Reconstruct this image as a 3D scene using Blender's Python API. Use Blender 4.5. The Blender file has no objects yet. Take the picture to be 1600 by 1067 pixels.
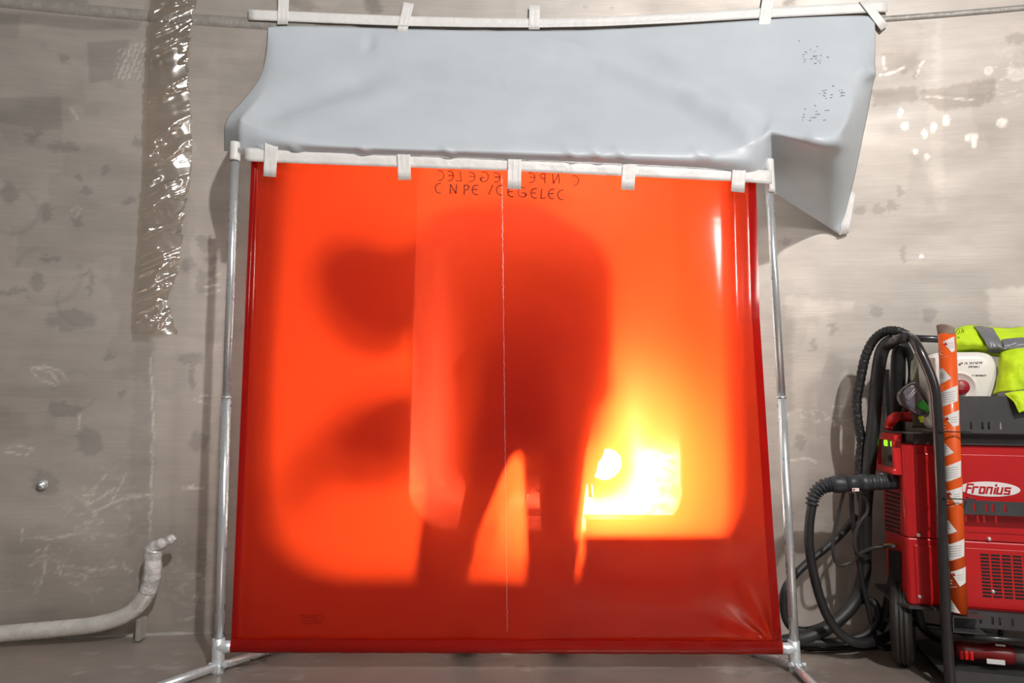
import bpy, bmesh, math, random
import numpy as np
from mathutils import Vector, Matrix

S = bpy.context.scene
COL = S.collection
random.seed(7)
RNG = np.random.default_rng(11)

# ------------------------------------------------------------------ camera
F_PX = 1067.0
TILT = math.radians(6.2)
ROLL = math.radians(0.6)
CAM = Vector((0.0, 0.0, 0.93))
_f = Vector((0, math.cos(TILT), math.sin(TILT)))
_u0 = Vector((0, -math.sin(TILT), math.cos(TILT)))
_r0 = Vector((1, 0, 0))
_r = _r0 * math.cos(ROLL) + _u0 * math.sin(ROLL)
_u = _u0 * math.cos(ROLL) - _r0 * math.sin(ROLL)
cd = bpy.data.cameras.new('camera')
cd.sensor_width = 36.0
cd.lens = 36.0 * F_PX / 1600.0
cd.clip_start = 0.05
cam = bpy.data.objects.new('camera', cd)
COL.objects.link(cam)
cam.matrix_world = Matrix(((_r.x, _u.x, -_f.x, CAM.x), (_r.y, _u.y, -_f.y, CAM.y), (_r.z, _u.z, -_f.z, CAM.z), (0, 0, 0, 1)))
S.camera = cam

# ------------------------------------------------------------------ view, world, lamps
S.view_settings.view_transform = 'Standard'
S.view_settings.look = 'None'
S.view_settings.gamma = 1.0
S.view_settings.exposure = 0.0
S.cycles.use_denoising = True
S.cycles.max_bounces = 12
S.cycles.transparent_max_bounces = 16
S.cycles.sample_clamp_indirect = 20.0

W = bpy.data.worlds.new('world')
S.world = W
W.use_nodes = True
wn, wl = W.node_tree.nodes, W.node_tree.links
bg = wn['Background']
bg.inputs[1].default_value = 0.16
bg.inputs[0].default_value = (1.0, 0.94, 0.89, 1)


def lamp(name, loc, target, power, size, color=(1, 1, 1), kind='AREA'):
    l = bpy.data.lights.new(name, kind)
    l.energy = power
    l.color = color
    if kind == 'AREA':
        l.shape = 'DISK'
        l.size = size
    else:
        l.shadow_soft_size = size
    o = bpy.data.objects.new(name, l)
    COL.objects.link(o)
    o.location = loc
    d = Vector(target) - Vector(loc)
    o.rotation_euler = d.to_track_quat('-Z', 'Y').to_euler()
    return o


lamp('work_floodlight', (1.7, -2.1, 4.8), (0.5, 2.9, 1.2), 275, 0.16, (1.0, 0.97, 0.94))
hl = lamp('highlight_lamp', (3.18, -2.1, 2.95), (0.6, 2.9, 1.0), 50, 0.18, (1.0, 0.96, 0.91))  # added lamp, no known source; placed to put a highlight on the curtain
hl.data.shape = 'RECTANGLE'
hl.data.size = 0.30
hl.data.size_y = 0.9

# ------------------------------------------------------------------ pixel / world helpers (used to measure the place)


def ray(px, py):
    return (_f * F_PX + _r * (px - 800.0) - _u * (py - 533.5)) / F_PX


def P(px, py, Y):
    d = ray(px, py)
    return CAM + d * (Y / d.y)


R_W, XC_W, Y_W = 11.1, 0.12, 3.10


def yw(x):
    return Y_W - (R_W - math.sqrt(R_W * R_W - (x - XC_W) ** 2))


def PW(px, py, off=0.0):
    Y = Y_W
    for _ in range(12):
        p = P(px, py, Y)
        Y = yw(p.x) - off
    return P(px, py, Y)


PHI = math.radians(16.0)
C_O = P(1415, 840, 2.60)
C_O.z = 0
C_X = Vector((math.cos(PHI), -math.sin(PHI), 0))
C_N = Vector((math.sin(PHI), math.cos(PHI), 0))


def PC(px, py, ly):
    """point on the trolley's plane that lies ly behind the machine's long side"""
    d = ray(px, py)
    t = (ly - (CAM - C_O).dot(C_N)) / d.dot(C_N)
    return CAM + d * t


def PZ(px, py, z):
    d = ray(px, py)
    return CAM + d * ((z - CAM.z) / d.z)


# ------------------------------------------------------------------ mesh builder
def cr(pts, n=8):
    """Catmull-Rom through pts"""
    p = [Vector(q) for q in pts]
    if len(p) < 3:
        return p
    p = [p[0] * 2 - p[1]] + p + [p[-1] * 2 - p[-2]]
    out = []
    for i in range(1, len(p) - 2):
        for k in range(n):
            t = k / n
            a, b, c, d = p[i - 1], p[i], p[i + 1], p[i + 2]
            out.append(0.5 * ((2 * b) + (c - a) * t + (2 * a - 5 * b + 4 * c - d) * t * t + (3 * b - a - 3 * c + d) * t ** 3))
    out.append(p[-2])
    return out


class MB:
    def __init__(self):
        self.v, self.f, self.s = [], [], []

    def add(self, vs, fs, smooth=False):
        b = len(self.v)
        self.v += [Vector(x) for x in vs]
        for f in fs:
            self.f.append(tuple(i + b for i in f))
            self.s.append(smooth)
        return self

    def box(self, c, sx, sy, sz, ax=None, ay=None, az=None):
        ax, ay, az = ax or Vector((1, 0, 0)), ay or Vector((0, 1, 0)), az or Vector((0, 0, 1))
        c = Vector(c)
        vs = [c + ax * (sx * i / 2) + ay * (sy * j / 2) + az * (sz * k / 2) for k in (-1, 1) for j in (-1, 1) for i in (-1, 1)]
        return self.add(vs, [(0, 2, 3, 1), (4, 5, 7, 6), (0, 1, 5, 4), (2, 6, 7, 3), (0, 4, 6, 2), (1, 3, 7, 5)])

    def prism(self, poly, vec):
        poly = [Vector(p) for p in poly]
        vec = Vector(vec)
        n = len(poly)
        vs = poly + [p + vec for p in poly]
        fs = [tuple(range(n)), tuple(range(2 * n - 1, n - 1, -1))]
        fs += [(i, i + n, (i + 1) % n + n, (i + 1) % n) for i in range(n)]
        return self.add(vs, fs)

    def tube(self, path, r, n=12, caps=True, hollow=False):
        path = [Vector(p) for p in path]
        rs = r if hasattr(r, '__len__') else [r] * len(path)
        m = len(path)
        tang = []
        for i in range(m):
            a, b = path[max(i - 1, 0)], path[min(i + 1, m - 1)]
            t = (b - a)
            tang.append(t.normalized() if t.length > 1e-9 else Vector((0, 0, 1)))
        up = Vector((0, 0, 1)) if abs(tang[0].z) < .9 else Vector((1, 0, 0))
        nrm = (up - tang[0] * up.dot(tang[0])).normalized()
        vs, fs = [], []
        for i in range(m):
            nrm = (nrm - tang[i] * nrm.dot(tang[i])).normalized()
            bn = tang[i].cross(nrm)
            for k in range(n):
                a = 2 * math.pi * k / n
                vs.append(path[i] + (nrm * math.cos(a) + bn * math.sin(a)) * rs[i])
        for i in range(m - 1):
            for k in range(n):
                k2 = (k + 1) % n
                fs.append((i * n + k, i * n + k2, (i + 1) * n + k2, (i + 1) * n + k))
        self.add(vs, fs, True)
        if caps:
            self.add([], [])
            b = len(self.v) - m * n
            self.f.append(tuple(b + k for k in range(n))[::-1]); self.s.append(False)
            self.f.append(tuple(b + (m - 1) * n + k for k in range(n))); self.s.append(False)
        return self

    def lathe(self, prof, c, axis, n=32):
        """prof: list of (radius, height along axis)"""
        axis = Vector(axis).normalized()
        c = Vector(c)
        up = Vector((0, 0, 1)) if abs(axis.z) < .9 else Vector((1, 0, 0))
        e1 = (up - axis * up.dot(axis)).normalized()
        e2 = axis.cross(e1)
        vs, fs = [], []
        for (r, h) in prof:
            for k in range(n):
                a = 2 * math.pi * k / n
                vs.append(c + axis * h + (e1 * math.cos(a) + e2 * math.sin(a)) * r)
        for i in range(len(prof) - 1):
            for k in range(n):
                k2 = (k + 1) % n
                fs.append((i * n + k, i * n + k2, (i + 1) * n + k2, (i + 1) * n + k))
        return self.add(vs, fs, True)

    def grid(self, rows, smooth=True):
        m, n = len(rows), len(rows[0])
        vs = [p for r in rows for p in r]
        fs = [(i * n + j, i * n + j + 1, (i + 1) * n + j + 1, (i + 1) * n + j) for i in range(m - 1) for j in range(n - 1)]
        return self.add(vs, fs, smooth)

    def build(self, name, mat, parent=None, loc=None, bevel=0, solid=0, sub=0):
        me = bpy.data.meshes.new(name)
        if loc is None:
            if parent is not None:
                loc = abs_loc(parent)
            else:
                a = np.array([tuple(x) for x in self.v])
                loc = Vector(((a[:, 0].min() + a[:, 0].max()) / 2, (a[:, 1].min() + a[:, 1].max()) / 2, a[:, 2].min()))
        loc = Vector(loc)
        me.from_pydata([tuple(x - loc) for x in self.v], [], self.f)
        me.polygons.foreach_set('use_smooth', self.s)
        bm = bmesh.new(); bm.from_mesh(me)
        bmesh.ops.remove_doubles(bm, verts=bm.verts, dist=1e-6)
        bmesh.ops.recalc_face_normals(bm, faces=bm.faces)
        bm.to_mesh(me); bm.free()
        me.materials.append(mat)
        o = bpy.data.objects.new(name, me)
        COL.objects.link(o)
        if parent is not None:
            o.parent = parent
            o.location = loc - abs_loc(parent)
        else:
            o.location = loc
        if solid:
            md = o.modifiers.new('solid', 'SOLIDIFY'); md.thickness = solid; md.offset = 0
        if bevel:
            md = o.modifiers.new('bevel', 'BEVEL'); md.width = bevel; md.segments = 2; md.limit_method = 'ANGLE'; md.angle_limit = math.radians(40)
        if sub:
            md = o.modifiers.new('sub', 'SUBSURF'); md.levels = sub; md.render_levels = sub
        return o


def abs_loc(o):
    l = Vector(o.location)
    while o.parent:
        o = o.parent
        l += Vector(o.location)
    return l


def tag(o, label, cat, group=None):
    o['label'] = label
    o['category'] = cat
    if group:
        o['group'] = group
    return o


def root(name, loc, label, cat, group=None):
    o = bpy.data.objects.new(name, None)
    o.empty_display_size = .1
    COL.objects.link(o)
    o.location = loc
    return tag(o, label, cat, group)


def struct(o):
    o['kind'] = 'structure'
    return o


# ------------------------------------------------------------------ materials
def mat(name, col, rough=.5, metal=0.0, var=0.0, vscale=20.0, bump=0.0, bscale=60.0, coat=0.0, stretch=None, emit=None, estr=0, spec=None, rvar=0.0):
    m = bpy.data.materials.new(name)
    m.use_nodes = True
    nt = m.node_tree
    b = nt.nodes['Principled BSDF']
    b.inputs['Base Color'].default_value = (*col, 1)
    b.inputs['Roughness'].default_value = rough
    b.inputs['Metallic'].default_value = metal
    if coat:
        b.inputs['Coat Weight'].default_value = coat
        b.inputs['Coat Roughness'].default_value = .1
    if spec is not None:
        b.inputs['Specular IOR Level'].default_value = spec
    if emit:
        b.inputs['Emission Color'].default_value = (*emit, 1)
        b.inputs['Emission Strength'].default_value = estr
    tc = nt.nodes.new('ShaderNodeTexCoord')
    src = tc.outputs['Object']
    if stretch:
        mp = nt.nodes.new('ShaderNodeMapping')
        mp.inputs['Scale'].default_value = stretch
        nt.links.new(src, mp.inputs['Vector'])
        src = mp.outputs['Vector']
    if var or rvar:
        n = nt.nodes.new('ShaderNodeTexNoise')
        n.inputs['Scale'].default_value = vscale
        n.inputs['Detail'].default_value = 6
        nt.links.new(src, n.inputs['Vector'])
        if var:
            r = nt.nodes.new('ShaderNodeMapRange')
            r.inputs['From Min'].default_value = .3; r.inputs['From Max'].default_value = .7
            r.inputs['To Min'].default_value = 1 - var; r.inputs['To Max'].default_value = 1 + var
            nt.links.new(n.outputs['Fac'], r.inputs['Value'])
            mx = nt.nodes.new('ShaderNodeVectorMath'); mx.operation = 'SCALE'
            mx.inputs[0].default_value = col
            nt.links.new(r.outputs[0], mx.inputs['Scale'])
            nt.links.new(mx.outputs[0], b.inputs['Base Color'])
        if rvar:
            r2 = nt.nodes.new('ShaderNodeMapRange')
            r2.inputs['From Min'].default_value = .3; r2.inputs['From Max'].default_value = .7
            r2.inputs['To Min'].default_value = max(rough - rvar, .03); r2.inputs['To Max'].default_value = min(rough + rvar, 1)
            nt.links.new(n.outputs['Fac'], r2.inputs['Value'])
            nt.links.new(r2.outputs[0], b.inputs['Roughness'])
    if bump:
        n2 = nt.nodes.new('ShaderNodeTexNoise')
        n2.inputs['Scale'].default_value = bscale
        n2.inputs['Detail'].default_value = 4
        nt.links.new(src, n2.inputs['Vector'])
        bp = nt.nodes.new('ShaderNodeBump')
        bp.inputs['Strength'].default_value = bump
        bp.inputs['Distance'].default_value = .01
        nt.links.new(n2.outputs['Fac'], bp.inputs['Height'])
        nt.links.new(bp.outputs[0], b.inputs['Normal'])
    return m


M = {}
M['zinc'] = mat('galvanised_steel', (.66, .69, .71), .28, .65, var=.03, vscale=12, rvar=.05)
M['cast'] = mat('zinc_casting', (.72, .77, .80), .42, .55, var=.15, vscale=50, bump=.2, bscale=90)
M['tape'] = mat('white_tape', (.80, .79, .77), .45, 0, var=.04, vscale=15, bump=.35, bscale=35)
M['tarp'] = mat('grey_pvc_tarpaulin', (.56, .61, .655), .42, 0, var=.05, vscale=4, bump=.12, bscale=7)
M['pipe'] = mat('stainless_pipe', (.72, .70, .67), .28, .45, var=.12, vscale=14, rvar=.1)
M['wrap'] = mat('white_plastic_wrap', (.50, .48, .475), .22, 0, var=.25, vscale=26, bump=1.0, bscale=38, coat=.8)
M['black'] = mat('black_rubber', (.012, .012, .013), .5, 0, var=.2, vscale=20, bump=.1, bscale=80)
M['braid'] = mat('black_textile_sleeve', (.010, .010, .010), .45, 0, var=.3, vscale=60, bump=.6, bscale=70)
M['hose'] = mat('dark_hose', (.03, .027, .026), .45, 0, var=.2, vscale=20)
M['conn'] = mat('dark_slate_plastic', (.028, .032, .037), .45, 0, var=.1, vscale=30)
M['tube'] = mat('graphite_painted_tube', (.035, .034, .036), .28, .35, var=.15, vscale=18, coat=.3)
M['plate'] = mat('graphite_painted_sheet', (.050, .050, .052), .48, .1, var=.15, vscale=10, bump=.05, bscale=120)
M['red'] = mat('red_painted_sheet', (.52, .006, .009), .38, 0, var=.06, vscale=6, bump=.04, bscale=150, coat=.15)
M['red2'] = mat('red_plastic', (.66, .014, .014), .35, 0, var=.06, vscale=9)
M['darkred'] = mat('dark_red_plastic', (.16, .006, .006), .4, 0, var=.2, vscale=14)
M['void'] = mat('dark_interior', (.006, .006, .006), .7)
M['screw'] = mat('bright_screw', (.8, .8, .8), .25, .8)
M['brass'] = mat('brass', (.45, .27, .07), .3, .9)
M['white'] = mat('white_print', (.80, .78, .76), .5)
M['logo'] = mat('logo_white', (.84, .80, .79), .45)
M['redprint'] = mat('red_print', (.50, .006, .012), .45)
M['orange'] = mat('orange_printed_card', (.82, .105, .006), .4, 0, var=.06, vscale=16, coat=.2)
M['card'] = mat('grey_brown_card', (.27, .215, .17), .8, 0, var=.15, vscale=25)
M['ink'] = mat('black_ink', (.030, .006, .004), .6)
M['greyink'] = mat('grey_ink', (.16, .15, .15), .6)
M['jug'] = mat('white_jug_plastic', (.80, .77, .72), .32, 0, var=.03, vscale=8)
M['cap'] = mat('red_cap_plastic', (.33, .012, .022), .4)
M['hivis'] = mat('fluorescent_yellow_fabric', (.58, .82, .010), .75, 0, var=.10, vscale=14, bump=.4, bscale=26)
M['reflect'] = mat('grey_reflective_tape', (.19, .19, .21), .45, .2, var=.08, vscale=30)
M['smoke'] = mat('smoky_plastic', (.16, .15, .17), .25, 0, var=.2, vscale=18, coat=.4)
M['green'] = mat('green_label', (.03, .42, .035), .4, 0, var=.3, vscale=60)
M['sack'] = mat('olive_cloth', (.16, .155, .11), .8, 0, var=.15, vscale=12, bump=.3, bscale=30)
M['panel'] = mat('grey_control_panel', (.11, .105, .10), .4)
M['digit'] = mat('green_digits', (.05, .3, .02), .4, emit=(.35, 1, .02), estr=1.6)
M['tyre'] = mat('tyre_rubber', (.018, .016, .013), .55, 0, var=.2, vscale=20)
M['suit'] = mat('work_suit', (.30, .30, .33), .8, 0, var=.2, vscale=14, bump=.3, bscale=22)
M['leather'] = mat('welding_leather', (.22, .15, .09), .7, 0, var=.2, vscale=20)
M['helmet'] = mat('black_helmet_shell', (.02, .02, .022), .3)
M['boot'] = mat('boot_leather', (.02, .017, .014), .5)
M['tunnel'] = mat('hatch_steel', (.30, .285, .27), .45, .3, var=.15, vscale=5, rvar=.1, stretch=(1, 1, 6))
M['gold'] = mat('yellow_marking', (.6, .45, .03), .5)


def arc_mat():
    m = bpy.data.materials.new('welding_arc_light')
    m.use_nodes = True
    nt = m.node_tree
    nt.nodes.clear()
    o = nt.nodes.new('ShaderNodeOutputMaterial')
    e = nt.nodes.new('ShaderNodeEmission')
    e.inputs[0].default_value = (1, .93, .85, 1)
    e.inputs[1].default_value = ARC_STRENGTH
    nt.links.new(e.outputs[0], o.inputs[0])
    return m


ARC_STRENGTH = 1650.0
M['arc'] = arc_mat()


def glow_mat():
    """arc glare added as a volume: emission that thins out from the centre"""
    m = bpy.data.materials.new('arc_glare_volume')
    m.use_nodes = True
    nt = m.node_tree
    N, L = nt.nodes, nt.links
    N.clear()
    out = N.new('ShaderNodeOutputMaterial')
    tc = N.new('ShaderNodeTexCoord')
    mp = N.new('ShaderNodeMapping'); mp.inputs['Location'].default_value = (-1, -1, -1); mp.inputs['Scale'].default_value = (2, 2, 2)
    L.new(tc.outputs['Generated'], mp.inputs[0])
    ln = N.new('ShaderNodeVectorMath'); ln.operation = 'LENGTH'
    L.new(mp.outputs[0], ln.inputs[0])
    mr = N.new('ShaderNodeMapRange'); mr.interpolation_type = 'SMOOTHERSTEP'
    mr.inputs['From Min'].default_value = .35; mr.inputs['From Max'].default_value = .95
    mr.inputs['To Min'].default_value = GLOW; mr.inputs['To Max'].default_value = 0
    L.new(ln.outputs['Value'], mr.inputs['Value'])
    e = N.new('ShaderNodeEmission'); e.inputs[0].default_value = (1, .9, .8, 1)
    L.new(mr.outputs[0], e.inputs[1])
    L.new(e.outputs[0], out.inputs['Volume'])
    return m


GLOW = 260.0
M['glow'] = glow_mat()


FORWARD = .26


def curtain_mat(name, trans_w=.23, k=1.0):
    """thin tinted PVC: part of the light goes straight through, part is scattered"""
    m = bpy.data.materials.new(name)
    m.use_nodes = True
    nt = m.node_tree
    N, L = nt.nodes, nt.links
    N.clear()
    out = N.new('ShaderNodeOutputMaterial')
    tc = N.new('ShaderNodeTexCoord')
    mp = N.new('ShaderNodeMapping'); mp.inputs['Scale'].default_value = (1, 1, 5)
    L.new(tc.outputs['Object'], mp.inputs[0])
    nz = N.new('ShaderNodeTexNoise'); nz.inputs['Scale'].default_value = 3.0; nz.inputs['Detail'].default_value = 5
    L.new(mp.outputs[0], nz.inputs['Vector'])
    bp = N.new('ShaderNodeBump'); bp.inputs['Strength'].default_value = .04; bp.inputs['Distance'].default_value = .01
    L.new(nz.outputs['Fac'], bp.inputs['Height'])
    tl = N.new('ShaderNodeBsdfTranslucent'); tl.inputs[0].default_value = (.95 * k, .072 * k, .011 * k, 1)
    df = N.new('ShaderNodeBsdfDiffuse'); df.inputs[0].default_value = (.70 * k, .009 * k, .005 * k, 1)
    tr = N.new('ShaderNodeBsdfTransparent'); tr.inputs[0].default_value = (.92 * k, .105 * k, .047 * k, 1)
    gl = N.new('ShaderNodeBsdfGlossy'); gl.inputs['Roughness'].default_value = .10
    L.new(bp.outputs[0], gl.inputs['Normal'])
    a = N.new('ShaderNodeMixShader'); a.inputs[0].default_value = .5
    L.new(df.outputs[0], a.inputs[1]); L.new(tl.outputs[0], a.inputs[2])
    fw = N.new('ShaderNodeBsdfRefraction'); fw.inputs['Color'].default_value = (.92 * k, .062 * k, .009 * k, 1)
    fw.inputs['Roughness'].default_value = .9; fw.inputs['IOR'].default_value = 1.5
    a2 = N.new('ShaderNodeMixShader'); a2.inputs[0].default_value = FORWARD
    L.new(a.outputs[0], a2.inputs[1]); L.new(fw.outputs[0], a2.inputs[2])
    b = N.new('ShaderNodeMixShader'); b.inputs[0].default_value = trans_w
    L.new(a2.outputs[0], b.inputs[1]); L.new(tr.outputs[0], b.inputs[2])
    fr = N.new('ShaderNodeFresnel'); fr.inputs['IOR'].default_value = 1.45
    L.new(bp.outputs[0], fr.inputs['Normal'])
    c = N.new('ShaderNodeMixShader')
    L.new(fr.outputs[0], c.inputs[0]); L.new(b.outputs[0], c.inputs[1]); L.new(gl.outputs[0], c.inputs[2])
    L.new(c.outputs[0], out.inputs[0])
    return m


M['curtain'] = curtain_mat('red_pvc_curtain')
M['hem'] = curtain_mat('red_pvc_double_layer', .15, .72)


def film_mat():
    m = bpy.data.materials.new('clear_plastic_film')
    m.use_nodes = True
    nt = m.node_tree
    N, L = nt.nodes, nt.links
    N.clear()
    out = N.new('ShaderNodeOutputMaterial')
    tr = N.new('ShaderNodeBsdfTransparent'); tr.inputs[0].default_value = (.93, .89, .84, 1)
    gl = N.new('ShaderNodeBsdfGlossy'); gl.inputs['Roughness'].default_value = .15
    mx = N.new('ShaderNodeMixShader'); mx.inputs[0].default_value = .22
    L.new(tr.outputs[0], mx.inputs[1]); L.new(gl.outputs[0], mx.inputs[2])
    L.new(mx.outputs[0], out.inputs[0])
    return m


M['film'] = film_mat()


def wall_mat(name, base, attr=True, metal=.35):
    m = bpy.data.materials.new(name)
    m.use_nodes = True
    nt = m.node_tree
    N, L = nt.nodes, nt.links
    b = N['Principled BSDF']
    b.inputs['Metallic'].default_value = metal
    tc = N.new('ShaderNodeTexCoord')
    mp = N.new('ShaderNodeMapping'); mp.inputs['Scale'].default_value = (1.2, 1.2, 26)
    L.new(tc.outputs['Object'], mp.inputs[0])
    n1 = N.new('ShaderNodeTexNoise'); n1.inputs['Scale'].default_value = 6; n1.inputs['Detail'].default_value = 8
    L.new(mp.outputs[0], n1.inputs['Vector'])
    r1 = N.new('ShaderNodeMapRange'); r1.inputs['From Min'].default_value = .3; r1.inputs['From Max'].default_value = .7
    r1.inputs['To Min'].default_value = .955; r1.inputs['To Max'].default_value = 1.045
    L.new(n1.outputs['Fac'], r1.inputs['Value'])
    sc = N.new('ShaderNodeVectorMath'); sc.operation = 'SCALE'
    L.new(r1.outputs[0], sc.inputs['Scale'])
    at = N.new('ShaderNodeAttribute'); at.attribute_name = 'surface_tone'
    L.new(at.outputs['Color'], sc.inputs[0])
    L.new(sc.outputs[0], b.inputs['Base Color'])
    L.new(at.outputs['Alpha'], b.inputs['Roughness'])
    bp = N.new('ShaderNodeBump'); bp.inputs['Strength'].default_value = .07; bp.inputs['Distance'].default_value = .004
    L.new(n1.outputs['Fac'], bp.inputs['Height'])
    L.new(bp.outputs[0], b.inputs['Normal'])
    return m


M['wall'] = wall_mat('worn_stainless_cladding', None)
M['floor'] = wall_mat('worn_steel_floor', None, metal=.45)
M['seam'] = mat('ground_weld_seam', (.33, .31, .285), .5, .3, var=.12, vscale=30, bump=.25, bscale=50)


# ------------------------------------------------------------------ wear painted per vertex (stains, brush marks, dirt; also glints and shade put into the colour)
def vnoise(u, v, seed):
    g = np.random.default_rng(seed).random((64, 64))
    u = u % 63; v = v % 63
    i, j = np.floor(u).astype(int), np.floor(v).astype(int)
    fu, fv = u - i, v - j
    fu = fu * fu * (3 - 2 * fu); fv = fv * fv * (3 - 2 * fv)
    i2, j2 = (i + 1) % 64, (j + 1) % 64
    return (g[i, j] * (1 - fu) + g[i2, j] * fu) * (1 - fv) + (g[i, j2] * (1 - fu) + g[i2, j2] * fu) * fv


def fbm(u, v, seed, o=4):
    s, a, t = 0, 1, 0
    for k in range(o):
        s = s + vnoise(u * 2 ** k + 3.1 * k, v * 2 ** k + 1.7 * k, seed + k) * a
        t += a; a *= .5
    return s / t


def inpoly(U, V, poly, soft=4.0, rag=None):
    """soft mask of a polygon"""
    n = len(poly)
    inside = np.zeros(U.shape, bool)
    dist = np.full(U.shape, 1e9)
    Uq, Vq = (U, V) if rag is None else (U + rag[0], V + rag[1])
    for i in range(n):
        x1, y1 = poly[i]; x2, y2 = poly[(i + 1) % n]
        c = ((y1 > Vq) != (y2 > Vq))
        with np.errstate(divide='ignore', invalid='ignore'):
            xi = (x2 - x1) * (Vq - y1) / ((y2 - y1) if y2 != y1 else 1e-9) + x1
        inside ^= c & (Uq < xi)
        dx, dy = x2 - x1, y2 - y1
        t = np.clip(((Uq - x1) * dx + (Vq - y1) * dy) / (dx * dx + dy * dy + 1e-9), 0, 1)
        dist = np.minimum(dist, np.hypot(Uq - x1 - t * dx, Vq - y1 - t * dy))
    sd = np.where(inside, dist, -dist)
    return np.clip(sd / soft + .5, 0, 1)


def stroke(U, V, pts, w):
    d = np.full(U.shape, 1e9)
    for (x1, y1), (x2, y2) in zip(pts[:-1], pts[1:]):
        dx, dy = x2 - x1, y2 - y1
        t = np.clip(((U - x1) * dx + (V - y1) * dy) / (dx * dx + dy * dy + 1e-9), 0, 1)
        d = np.minimum(d, np.hypot(U - x1 - t * dx, V - y1 - t * dy))
    return np.clip(1 - (d / w) ** 2, 0, 1)


def project(X, Y, Z):
    dx, dy, dz = X - CAM.x, Y - CAM.y, Z - CAM.z
    a = dx * _r.x + dy * _r.y + dz * _r.z
    b = dx * _u.x + dy * _u.y + dz * _u.z
    c = dx * _f.x + dy * _f.y + dz * _f.z
    c = np.where(c < .2, .2, c)
    return 800 + F_PX * a / c, 533.5 - F_PX * b / c


def set_surface_tone(me, rgb, rough):
    at = me.color_attributes.new('surface_tone', 'FLOAT_COLOR', 'POINT')
    a = np.concatenate([np.clip(rgb, .01, .95), np.clip(rough, .12, .9)[..., None]], -1).reshape(-1, 4)
    at.data.foreach_set('color', a.astype(np.float32).ravel())


# hatch opening in the wall
HX0, HX1 = P(640, 680, 3.08).x, P(1066, 700, 3.07).x
HZ0, HZ1, HR = P(850, 829, 3.10).z, 2.28, .20


def rrect(x0, x1, z0, z1, r, n=10):
    pts = []
    for cx, cz, a0 in ((x1 - r, z0 + r, -90), (x1 - r, z1 - r, 0), (x0 + r, z1 - r, 90), (x0 + r, z0 + r, 180)):
        for k in range(n + 1):
            a = math.radians(a0 + 90 * k / n)
            pts.append((cx + r * math.cos(a), cz + r * math.sin(a)))
    return pts


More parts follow.
